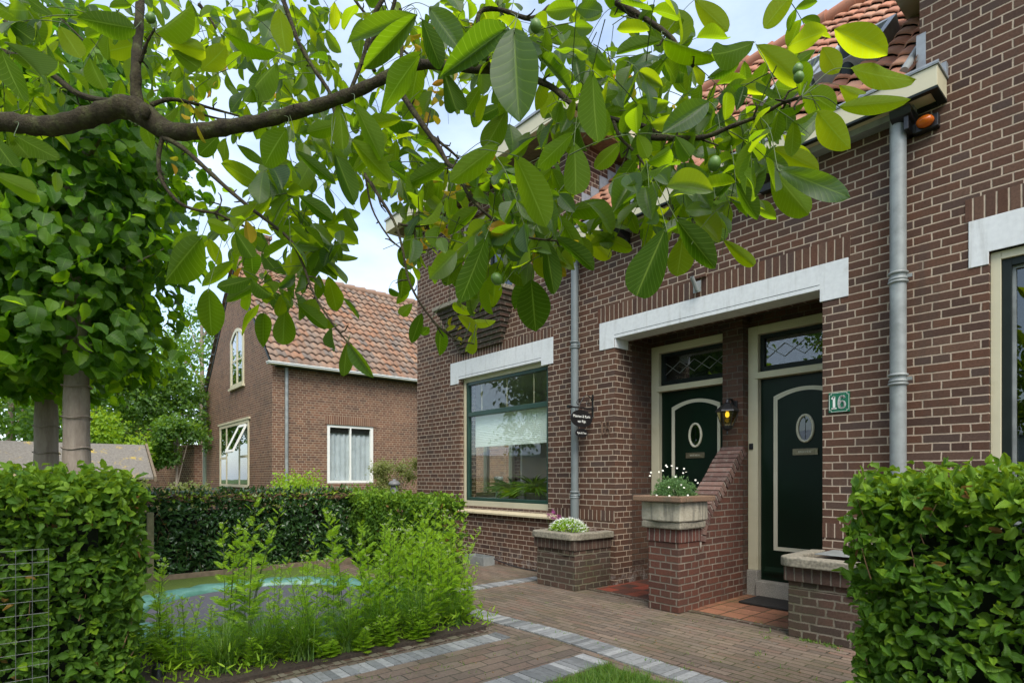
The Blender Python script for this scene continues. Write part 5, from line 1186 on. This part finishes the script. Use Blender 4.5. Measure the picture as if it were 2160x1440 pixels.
S = here('far_house', 'dark brown house far behind the trees with a square chimney', 'house', at(270, YH, 32)); q = at(290, YH, 32)
MB().obox((q.x, q.y, 2.1), (2.2, 0, 0), (0, 1.2, 0), (0, 0, 2.1)).build('wall', M['brick_dark'], S)
q2 = at(208, YH, 30); MB().obox((q2.x, q2.y, 2.8), (.32, 0, 0), (0, .32, 0), (0, 0, 2.85)).build('chimney', M['nb'], S)
MB().obox((q.x + .9, q.y - 1.22, 3.4), (.35, 0, 0), (0, .02, 0), (0, 0, .3)).obox((q.x - .3, q.y - 1.22, 3.4), (.35, 0, 0), (0, .02, 0), (0, 0, .3)).build('window', M['glassdark'], S)

# trees across the street, seen only as reflections and at the sides
for i, (x, y, h, lab) in enumerate([(-14.7, -8.9, 8, 'street tree mirrored in the lower window of number 18'), (-22, -17, 10, 'street tree far along the road'), (-8, -19, 9, 'street tree straight across the road'), (1.2, -13, 8, 'dense tree mirrored in the right window'), (6, -17, 9, 'dense tree at the far right of the road'), (-31, -12, 9, 'street tree beyond the neighbour garden')]):
    tree('street_tree', lab, (x, y, 0), h, clumps(14, 2.0, 1.8, 3.2, h - 1.2, 1.35, 50 + i), 'bgleaf', 5000, .22, .24, seed=60 + i, group='street trees across the road')
S = here('glasshouse', 'long glasshouse across the road mirrored in the window', 'glasshouse', (-20, -32, 0)); b = MB()
for i in range(40): b.box(-48 + i * 1.3, -47.94 + i * 1.3, -30.06, -30, 0, 3.2)
b.box(-48, 4, -30.06, -30, 3.2, 3.3).build('frame', M['white2'], S); MB().box(-48, 4, -36, -30.2, 0, 3.1).prism([(-30.0, 3.3), (-33, 4.3), (-36, 3.3)], -48, 4).build('glazing', plain('pale_glazing', (.42, .45, .47), .3, .1, 2), S)

# ------------------------------------------------------------------ lime trees
def lime(base, lab, r, zc, seed, n, size=.132, crown_r=.92, top=5.0):
    g = random.Random(seed); S = here('lime_tree', lab, 'tree', base, 'pollarded lime trees behind the hedge'); b = MB(); bx, by = base[0], base[1]
    P = spline([(bx, by, -.05), (bx + .01, by, 1.0), (bx - .015, by, zc - .1), (bx, by + .02, zc + .7), (bx + .03, by, top - .6)], 6)
    b.tube(P, [r * (1.1 - .12 * i / 6 if i < 14 else .95 - .06 * (i - 14)) * (1 + .03 * math.sin(i * 1.9)) for i in range(len(P))], 20)
    for i in range(12):
        a = i * 2.4; z = zc + .15 + i * .2; s_ = Vector((bx, by, z)); e = s_ + Vector((math.cos(a), math.sin(a), .45)) * g.uniform(.5, .9)
        b.tube(spline([s_, s_.lerp(e, .5) + Vector((0, 0, -.03)), e], 4), [.03, .026, .022, .018, .014, .011, .008, .006, .004], 7, False)
    for i in range(5): z = .9 + i * .27; b.tube([(bx + (r * 1.01) * math.cos(a), by + (r * 1.01) * math.sin(a), z + .01 * math.sin(a * 3)) for a in [2 * math.pi * k_ / 20 for k_ in range(21)]], .006, 5, False)
    b.build('trunk', M['limebark'], S); L = Leaves(lime_t)
    for i in range(n):
        z = zc + (top - zc) * g.random() ** .85; f = (z - zc) / (top - zc); rr = crown_r * (.55 + .9 * f - .55 * f * f) * (1 + .12 * math.sin(z * 7 + seed))
        a = g.uniform(0, 6.283); rad = rr * math.sqrt(g.uniform(.10, 1.0)) * (1 + .2 * math.sin(a * 4 + z * 3) + .1 * math.sin(a * 9 - z * 8) + (g.random() ** 4) * .3)
        o = Vector((math.cos(a), math.sin(a), 0)); q = Vector((bx, by, z)) + o * rad + Vector((0, 0, -.22 * (rad / crown_r) ** 2))
        ld = o * .55 + Vector((g.gauss(0, .6), g.gauss(0, .6), -.6 + g.gauss(0, .45))); nn = o * .65 + Vector((g.gauss(0, .45), g.gauss(0, .45), .55 + g.gauss(0, .4)))
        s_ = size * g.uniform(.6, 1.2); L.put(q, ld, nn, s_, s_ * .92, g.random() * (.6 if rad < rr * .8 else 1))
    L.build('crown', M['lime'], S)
q = at(162, YH, 5.0); lime((q.x, q.y, 0), 'lime tree with the thicker grey trunk, right one of the pair', .108, 2.12, 3, 4400)
q = at(98, YH, 5.9); lime((q.x, q.y, 0), 'lime tree with the paler trunk, left one of the pair', .112, 2.05, 4, 3600)
q = at(-60, YH, 5.0); lime((q.x, q.y, 0), 'lime tree cut by the left edge, only its crown showing', .11, 2.0, 6, 1800)

# ------------------------------------------------------------------ the walnut tree overhead
WT = here('walnut_tree', 'walnut tree whose leafy boughs hang across the top of the view', 'tree', (-3.2, -6.0, 0))
def pixof(p):
    x, y = p[0], p[1] - CAMY; t = x * FX + y * FY
    return (CX + F * (x * RX + y * RY) / t, YH - (p[2] - EYE) * F / t, t) if t > .05 else (-9999, -9999, t)
BRS = [  # (list of px, py, depth), start radius px, end radius px
 ([(-250, 330, 1.9), (-120, 262, 1.9), (0, 257, 1.9), (60, 264, 1.9), (110, 266, 1.9), (160, 255, 1.9), (215, 238, 1.9), (265, 226, 1.9), (300, 240, 1.9), (335, 266, 1.9), (360, 277, 1.88), (410, 278, 1.86), (470, 270, 1.84), (540, 258, 1.8), (610, 240, 1.78), (680, 220, 1.75), (740, 198, 1.72), (800, 170, 1.7), (845, 145, 1.7), (900, 136, 1.68), (990, 145, 1.65), (1070, 152, 1.62), (1157, 180, 1.6), (1217, 227, 1.56), (1287, 250, 1.52), (1345, 262, 1.5), (1400, 288, 1.46), (1440, 291, 1.42)], 21, 5),
 ([(300, 240, 1.9), (288, 200, 1.9), (287, 140, 1.9), (292, 70, 1.95), (296, 0, 2.0), (300, -90, 2.05)], 12, 7),
 ([(296, 130, 1.9), (308, 95, 1.88), (318, 75, 1.87), (330, 58, 1.86)], 4, 1.5),
 ([(270, 215, 1.92), (215, 212, 1.98), (160, 196, 2.05), (110, 158, 2.1), (55, 126, 2.15), (-40, 95, 2.2)], 6, 6),
 ([(-20, -10, 2.2), (12, 45, 2.2), (30, 75, 2.2), (50, 100, 2.22)], 5, 3),
 ([(318, 222, 1.9), (355, 210, 1.92), (400, 216, 1.95), (450, 230, 1.98), (505, 245, 2.0)], 5, 2),
 ([(395, 216, 1.95), (420, 238, 1.95), (460, 250, 1.95), (490, 252, 1.96)], 3, 1.5),
 ([(345, 285, 1.88), (335, 325, 1.88), (338, 370, 1.88), (356, 405, 1.88), (385, 432, 1.88), (420, 444, 1.88), (455, 450, 1.88), (482, 462, 1.88), (520, 480, 1.88)], 5, 2),
 ([(452, 450, 1.88), (462, 440, 1.88), (468, 420, 1.88)], 2.2, 1),
 ([(455, 452, 1.88), (465, 475, 1.88), (472, 490, 1.88)], 2.2, 1.2),
 ([(345, 290, 1.88), (385, 312, 1.85), (430, 352, 1.82), (480, 398, 1.8), (530, 440, 1.78), (575, 474, 1.76), (615, 510, 1.75), (640, 560, 1.74), (662, 620, 1.73), (700, 680, 1.72), (738, 728, 1.72)], 5.5, 1.6),
 ([(590, -20, 1.95), (608, 30, 1.95), (630, 90, 1.95), (665, 150, 1.95), (695, 195, 1.95), (706, 240, 1.95)], 5, 3.5),
 ([(820, -20, 1.8), (790, 30, 1.8), (778, 75, 1.8), (765, 125, 1.8), (740, 190, 1.78)], 5, 4),
 ([(838, -20, 1.9), (820, 40, 1.9), (780, 95, 1.9), (790, 150, 1.9)], 4, 4),
 ([(845, 20, 1.75), (848, 80, 1.74), (846, 135, 1.72)], 3.5, 3.5),
 ([(748, 0, 2.0), (780, 40, 2.0), (830, 85, 2.0), (865, 120, 2.0)], 3, 2),
 ([(845, 195, 1.7), (872, 235, 1.68), (905, 282, 1.65), (925, 310, 1.63), (945, 345, 1.6), (960, 358, 1.58), (985, 405, 1.56), (1012, 438, 1.54), (1060, 478, 1.52), (1110, 500, 1.5), (1175, 508, 1.48)], 6.5, 2),
 ([(915, 290, 1.64), (950, 318, 1.66), (968, 335, 1.68)], 3.5, 2),
 ([(770, 370, 1.72), (790, 400, 1.7), (830, 465, 1.68), (848, 520, 1.66), (862, 590, 1.65), (890, 645, 1.63), (925, 688, 1.62), (960, 715, 1.62), (1000, 725, 1.62)], 3.6, 1.4),
 ([(770, 365, 1.74), (785, 440, 1.74), (820, 500, 1.72), (848, 525, 1.7)], 2.2, 1.6),
 ([(840, 472, 1.68), (875, 478, 1.7), (910, 470, 1.7), (935, 445, 1.7)], 3, 1.4),
 ([(873, 480, 1.7), (878, 510, 1.7), (885, 528, 1.7), (930, 520, 1.7)], 2.6, 1.2),
 ([(1300, 5, 1.6), (1337, 25, 1.58), (1405, 70, 1.55), (1435, 105, 1.53), (1462, 140, 1.5)], 6.5, 3.5),
 ([(1305, 12, 1.62), (1340, 38, 1.6), (1365, 62, 1.6)], 5, 3),
 ([(1293, 252, 1.52), (1308, 290, 1.5), (1340, 322, 1.48), (1362, 352, 1.46)], 4, 2),
 ([(1375, 290, 1.46), (1440, 292, 1.42), (1490, 288, 1.38), (1540, 268, 1.34), (1600, 245, 1.3), (1650, 218, 1.26), (1690, 205, 1.22)], 6, 3),
 ([(1160, 15, 1.6), (1120, 40, 1.6), (1050, 20, 1.62), (1010, 30, 1.62), (1015, 90, 1.62), (1035, 145, 1.62)], 5, 4),
 ([(180, 90, 3.0), (150, 60, 3.0), (115, 30, 3.0)], 2, 1), ([(420, 10, 2.6), (440, 35, 2.6), (455, 60, 2.6)], 4, 2)]
bk = MB(); samples = []
for P, r0, r1 in BRS:
    pts = spline([at(x, y, t) for x, y, t in P], 5); n = len(pts)
    rad = []
    for i, p in enumerate(pts):
        f = i / (n - 1); pxr = r0 * (1 - f) ** 1.0 + r1 * f
        if r0 == 21:
            d0 = abs(pixof(p)[0] - 300); pxr = (19 if pixof(p)[0] < 260 else max(5, 16 - (pixof(p)[0] - 380) * .0125)) + 7 * math.exp(-(d0 / 55) ** 2)
        t = (p.x * FX + (p.y - CAMY) * FY); rad.append(max(.0008, pxr * t / F * (1 + .07 * math.sin(i * 1.7) + rnd.gauss(0, .03))))
        samples.append((pixof(p), p))
    bk.tube(pts, rad, 16 if r0 > 10 else 9)
    for _ in range(int(n * .28)):   # spurs
        i = rnd.randrange(n); p = pts[i]; e = p + rv(.018); bk.tube([p, p.lerp(e, .6) + rv(.004), e], [.0028, .0022, .0014], 5)
jn = at(305, 232, 1.86); bk.lathe([(0, jn.z - .03), (.012, jn.z - .026), (.018, jn.z), (.010, jn.z + .02), (0, jn.z + .012)], (jn.x, jn.y), 9)
tb_ = at(-250, 330, 1.9)
bk.tube(spline([(-3.2, -6.15, -.1), (-3.15, -6.1, .8), (-3.0, -6.05, 1.6), tb_ + Vector((-.12, -.2, -.22)), tb_], 6), [.22, .20, .18, .17, .16, .155, .15, .145, .14, .13, .12, .11, .10, .09, .08, .075, .07, .065, .06, .055, .05, .045, .042, .038, .034], 16)
HL = Leaves(wal); YL = Leaves(wal); rc = MB(); nuts = []
def nearest(px, py):
    return min(samples, key=lambda s: (s[0][0] - px) ** 2 + (s[0][1] - py) ** 2)
HERO = """461 286 417 330 34 0;477 292 465 358 33 0;557 395 478 348 42 0;605 270 550 352 62 0;610 290 558 300 22 1;500 305 565 354 26 0;614 340 565 395 60 0;666 381 614 392 38 2;624 318 702 385 28 2;698 302 740 412 42 0
620 415 545 412 18 2;617 437 561 460 32 0;630 413 702 464 34 2;628 445 668 500 26 0;537 477 497 540 50 0;425 500 345 590 82 0;418 490 368 515 24 1;440 503 462 565 28 0;493 550 430 600 26 0;530 530 533 580 42 2;553 533 597 593 30 2
545 480 560 533 32 0;662 533 702 597 50 2;690 477 754 517 42 0;680 533 750 548 20 0;440 608 445 707 58 0;545 600 478 635 28 0;548 640 505 698 28 0;555 660 555 728 36 0;600 650 597 728 48 0;560 612 612 660 35 2;625 640 690 692 32 0
660 648 710 690 32 0;700 690 703 738 28 2;732 722 725 785 30 0;735 722 785 795 22 1;716 216 724 304 38 0;748 216 796 325 48 0;800 236 873 268 34 0;740 292 820 380 46 0;700 305 740 413 42 2;945 347 861 389 34 0;1053 304 957 377 52 0
1075 262 1088 325 52 1;1086 328 1158 477 72 0;1210 280 1126 361 40 0;1211 300 1218 420 60 0;1146 373 1230 400 44 0;1009 437 945 493 36 0;960 510 945 590 44 0;1033 445 1041 505 46 0;1178 453 1230 545 40 0;1194 446 1282 430 44 0
1330 415 1270 475 44 2;1235 491 1287 547 40 3;1245 485 1326 521 28 0;1250 150 1255 309 70 0;1085 60 1090 238 108 1;1238 90 1245 175 66 1;1365 203 1378 284 62 1;1495 215 1397 283 55 1;1140 120 1205 192 20 1;1410 60 1475 68 30 1
1640 355 1799 420 48 1;1605 355 1560 440 66 1;1430 345 1495 440 56 1;1457 352 1525 402 30 1;1572 360 1522 412 30 1;1628 360 1700 440 62 0;1575 430 1629 460 36 0;1570 318 1661 350 34 1;1630 312 1720 355 46 3;1725 235 1785 312 62 3
1735 240 1675 288 36 1;1610 235 1625 292 50 0;1425 460 1500 560 56 2;1440 500 1430 585 58 0;1490 470 1530 510 44 2;1525 505 1592 562 18 3;1450 430 1535 460 36 2;1405 478 1340 628 86 2;1120 590 1130 694 78 2;1115 585 1085 650 32 2
1025 500 975 640 54 2;1150 500 1165 607 44 2;1170 500 1260 565 24 2;1745 65 1650 95 56 3;1760 62 1865 118 64 3;1795 145 1908 178 54 3;1735 100 1768 155 44 3;1720 105 1672 140 26 0;1695 190 1760 230 60 0;1770 225 1910 215 20 3
1770 180 1815 205 35 3;1612 60 1665 -10 46 3;1465 0 1538 70 44 3;1590 90 1490 138 50 0;1595 95 1680 175 52 3;1560 130 1495 165 24 0;1570 130 1575 200 28 0;1398 85 1298 112 30 0;1400 83 1510 125 36 0;1405 60 1400 30 24 0
1375 108 1300 158 30 0;1390 120 1450 165 50 2;1365 143 1330 175 18 0;1230 -25 1235 52 52 0;1160 60 1243 95 40 0;1270 -15 1340 12 34 0;-30 270 35 365 45 0;20 282 65 340 38 0;30 285 130 342 44 0;-20 365 58 402 28 0;0 100 45 222 60 0
10 90 100 165 30 0;285 60 186 45 52 0;330 70 405 20 58 0;285 95 220 110 44 3;125 55 175 130 44 3;108 35 80 95 28 3;20 50 85 95 44 2;90 15 58 48 22 3;125 88 100 123 22 3;362 105 430 150 36 0;425 148 482 100 48 3;337 75 415 100 34 3
485 100 490 150 22 3;365 140 345 172 22 0;340 137 300 165 26 0;470 70 545 105 28 0;590 18 600 118 50 3;475 68 586 118 30 0;585 132 515 200 56 0;550 150 530 245 40 0;600 155 590 205 38 0;655 48 680 105 30 3;705 5 707 60 22 3
755 8 722 50 34 0;765 38 750 128 36 0;875 30 745 95 16 1;880 30 768 145 26 1;890 40 925 135 46 2;905 15 965 105 62 1;905 120 930 175 44 2;890 110 785 240 66 0;885 130 865 215 50 0;935 150 965 238 50 0;1070 60 935 155 24 1
1062 220 1008 250 28 2;1015 180 977 245 30 0;1020 215 995 268 36 0;1070 230 1030 300 50 0;848 250 760 262 30 0;900 190 850 250 40 0;850 565 848 625 40 0;820 610 845 622 16 2;890 660 870 720 28 0;905 690 890 705 20 0;930 690 925 750 32 0
955 640 1000 660 24 3;965 665 1010 700 26 3;990 680 1040 680 24 3;1000 690 985 745 18 3;1005 700 1000 748 20 3;905 560 915 600 22 0;870 640 850 660 24 0;860 600 838 640 20 0;1240 430 1180 480 34 0;1560 275 1530 320 30 0;1480 300 1520 350 36 0
1345 330 1300 395 40 0;1400 300 1370 370 44 2;1420 380 1330 372 34 1;1360 360 1300 440 40 0;1310 300 1260 350 38 0;1530 360 1480 420 40 0;1545 420 1500 470 36 0"""
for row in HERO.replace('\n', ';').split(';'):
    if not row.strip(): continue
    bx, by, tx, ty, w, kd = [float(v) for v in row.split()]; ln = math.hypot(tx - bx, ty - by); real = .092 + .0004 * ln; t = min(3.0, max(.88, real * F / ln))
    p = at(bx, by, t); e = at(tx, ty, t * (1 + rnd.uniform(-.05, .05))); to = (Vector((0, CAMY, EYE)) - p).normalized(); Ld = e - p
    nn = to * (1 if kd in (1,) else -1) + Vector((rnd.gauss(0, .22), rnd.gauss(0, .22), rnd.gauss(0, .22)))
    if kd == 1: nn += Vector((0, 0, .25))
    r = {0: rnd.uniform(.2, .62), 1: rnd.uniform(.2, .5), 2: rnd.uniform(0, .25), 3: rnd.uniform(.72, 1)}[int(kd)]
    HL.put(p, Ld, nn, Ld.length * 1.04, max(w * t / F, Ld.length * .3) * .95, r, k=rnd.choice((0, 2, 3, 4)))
    s = nearest(bx, by); d = math.hypot(s[0][0] - bx, s[0][1] - by)
    if d < 150:
        e2 = s[1]; m_ = p.lerp(e2, .5) + Vector((0, 0, .02)) + rv(.008); rc.tube(spline([e2, m_, p, p + Ld * .06], 4), .0009, 5, False)
LIM = [(-50, 480), (130, 470), (200, 300), (330, 300), (350, 520), (430, 600), (520, 650), (620, 660), (760, 690), (800, 600), (880, 620), (1010, 690), (1060, 600), (1200, 560), (1330, 500), (1540, 490), (1600, 400), (1700, 330), (1740, 225), (1850, 190), (1900, 0), (1910, -300)]
def lim(x):
    for (a, b), (c, d) in zip(LIM, LIM[1:]):
        if a <= x <= c: return b + (d - b) * (x - a) / (c - a)
    return -999
GAPS = [(1250, 395, 48, 62), (905, 600, 32, 55), (1008, 590, 26, 34), (1075, 290, 30, 22), (395, 365, 62, 68), (458, 215, 42, 38), (430, 420, 40, 22), (735, 85, 26, 45), (815, 95, 25, 30), (985, 275, 48, 42), (930, 255, 26, 40), (800, 470, 50, 40), (800, 590, 60, 60), (160, 100, 22, 40), (225, 145, 26, 26), (1560, 60, 30, 55), (1570, 110, 30, 40), (745, 430, 25, 25), (1095, 240, 25, 28), (1130, 250, 26, 28), (500, 330, 45, 30), (545, 350, 20, 20), (1115, 20, 25, 40), (560, 300, 60, 26), (470, 400, 40, 30), (1265, 330, 60, 40), (1400, 420, 30, 20), (100, 60, 20, 28)]
def ok(px, py): return py < lim(px) - 8 and not any(((px - a) / c) ** 2 + ((py - b) / d) ** 2 < 1 for a, b, c, d in GAPS)
def compound(p, d, ln, npair, size, tone, YLp=0.0):
    d = d.normalized(); sag = Vector((0, 0, -.35 * ln)); P = [p + d * ln * s + sag * s * s for s in (0, .25, .5, .75, 1)]
    if sum(ok(*pixof(q)[:2]) for q in P) < 4: return 0
    rc.tube(spline(P, 3), [.0016 * (1 - .05 * i) for i in range(13)][:13], 5, False); n_ = 0
    fn = (rv(.55) + Vector((0, 0, .6)) - FWD * rnd.choice((-.4, .5))).normalized()
    side = d.cross(fn).normalized(); to = Vector((0, CAMY, EYE)) - p
    for i in range(npair + 1):
        s = .32 + .68 * i / npair; k0 = min(int(s * 4), 3); c_ = P[k0].lerp(P[k0 + 1], s * 4 - k0); dd = (P[k0 + 1] - P[k0]).normalized()
        for sg in ((0,) if i == npair else (-1, 1)):
            ld = dd * (.45 if sg else 1) + side * sg * .95 + Vector((0, 0, -rnd.uniform(.1, .8))) + rv(.15); l = size * (.62 + .42 * s) * rnd.uniform(.85, 1.12)
            q = c_ + ld.normalized() * l * .5; px, py, t = pixof(q)
            if t > .3 and not ok(px, py): continue
            if rnd.random() < .12: continue
            tgt = YL if rnd.random() < YLp else HL
            tgt.put(c_, ld, fn + rv(.32), l, l * rnd.uniform(.42, .55), min(.99, max(0, tone + rnd.gauss(0, .16)))); n_ += 1
    return n_
BL = [(120, 60, 190, 95, 46, 1.9, 3.4), (400, 60, 190, 80, 40, 1.9, 3.6), (640, 90, 150, 110, 38, 1.8, 3.4), (60, 190, 90, 60, 8, 1.8, 2.4), (900, 60, 130, 70, 22, 1.7, 3.0), (1050, 50, 110, 60, 20, 1.6, 2.4),
      (1250, 60, 150, 80, 26, 1.5, 2.4), (1400, 150, 160, 100, 20, 1.4, 2.2), (1200, 230, 90, 60, 12, 1.5, 2.2), (600, 250, 120, 60, 16, 1.9, 3.0), (720, 320, 130, 90, 24, 1.8, 2.8), (600, 450, 110, 80, 20, 1.7, 2.5),
      (560, 570, 90, 60, 8, 1.6, 2.2), (860, 330, 110, 90, 20, 1.8, 3.0), (900, 470, 90, 60, 14, 1.7, 2.6), (1050, 400, 120, 90, 22, 1.4, 2.1), (1080, 520, 120, 60, 18, 1.4, 1.9), (1250, 380, 110, 90, 15, 1.3, 1.9),
      (1450, 300, 120, 90, 16, 1.35, 1.9), (1450, 420, 90, 60, 12, 1.3, 1.8), (1600, 220, 100, 70, 14, 1.3, 1.8), (1600, 80, 80, 60, 3, 1.4, 2.0), (900, 640, 90, 50, 5, 1.6, 1.9), (880, 200, 60, 60, 8, 2.4, 3.4)]
for cx_, cy_, rx_, ry_, cnt, z0_, z1_ in BL:
    done = tries = 0
    while done < cnt * 1.0 and tries < cnt * 14:
        tries += 1; px, py = cx_ + rnd.gauss(0, rx_ * .62), cy_ + rnd.gauss(0, ry_ * .62)
        if not ok(px, py): continue
        t = rnd.uniform(z0_, z1_); d = Vector((rnd.gauss(0, 1), rnd.gauss(0, 1), rnd.gauss(-.25, .5)))
        if compound(at(px, py, t), d, rnd.uniform(.14, .26), rnd.choice((2, 2, 3)), rnd.uniform(.075, .118), .45, .04 if 800 < px < 1050 else .005): done += 1
# boughs above and behind the picture: they shade and are mirrored
for _ in range(14):
    p = Vector((rnd.uniform(-3.5, .8), rnd.uniform(-6.5, -4.4), rnd.uniform(2.9, 4.2)))
    if pixof(p)[2] > .3 and -60 < pixof(p)[0] < 2220 and pixof(p)[1] > -80: continue
    d = rv(1); P = [p + d.normalized() * .3 * s for s in (0, .25, .5, .75, 1)]; fn = Vector((0, 0, 1)) + rv(.3)
    for i in range(4):
        for sg in (-1, 1): HL.put(P[i + 1], d.normalized() * .4 + d.cross(fn).normalized() * sg, fn, .12, .06)
trunk = bk.build('trunk', M['bark'], WT); HL.build('crown', M['walnut'], WT); rc.build('leaf_stalks', M['stalk'], WT)
for cx_, cy_, n_, sd_ in ((900, 100, 9, 30), (905, 215, 22, 22), (870, 90, 8, 30), (905, 470, 10, 20), (930, 500, 6, 22), (945, 400, 6, 20), (350, 350, 2, 12), (1330, 180, 4, 12), (415, 220, 12, 14), (950, 690, 5, 16), (1430, 250, 5, 30)):
    for _ in range(n_):
        p = at(cx_ + rnd.gauss(0, sd_), cy_ + rnd.gauss(0, sd_), rnd.uniform(1.7, 2.1)); YL.put(p, rv(1) - Vector((0, 0, .4)), FWD + rv(.6), rnd.uniform(.02, .05), rnd.uniform(.012, .026))
YL.build('yellow_leaves', M['yellowleaf'], WT)
M['nut'] = plain('green_walnut', (.09, .17, .03), .45, .2, 60)
nt = None
for i, (px, py, t) in enumerate([(1130, 55, 1.5), (1507, 345, 1.35), (1683, 147, 1.2), (1685, 163, 1.2), (1020, 115, 1.6), (1000, 128, 1.6), (1048, 588, 1.5), (318, 38, 1.85), (1035, 375, 1.7)]):
    p = at(px, py, t)
    if nt is None: nt = MB().lathe([(0, -.024), (.010, -.022), (.019, -.010), (.021, 0), (.018, .012), (.010, .021), (0, .024)], n=16).build('walnut', M['nut'])
    o = nt if i == 0 else nt.copy()
    if i: COL.objects.link(o)
    o.parent = WT; o.matrix_parent_inverse = Matrix.Translation(-Vector(WT.location)); o.location = p; o.rotation_euler = (rnd.uniform(-.5, .5), rnd.uniform(-.5, .5), 0); s_ = .5 if i in (2, 3) else .72; o.scale = (s_, s_, s_)
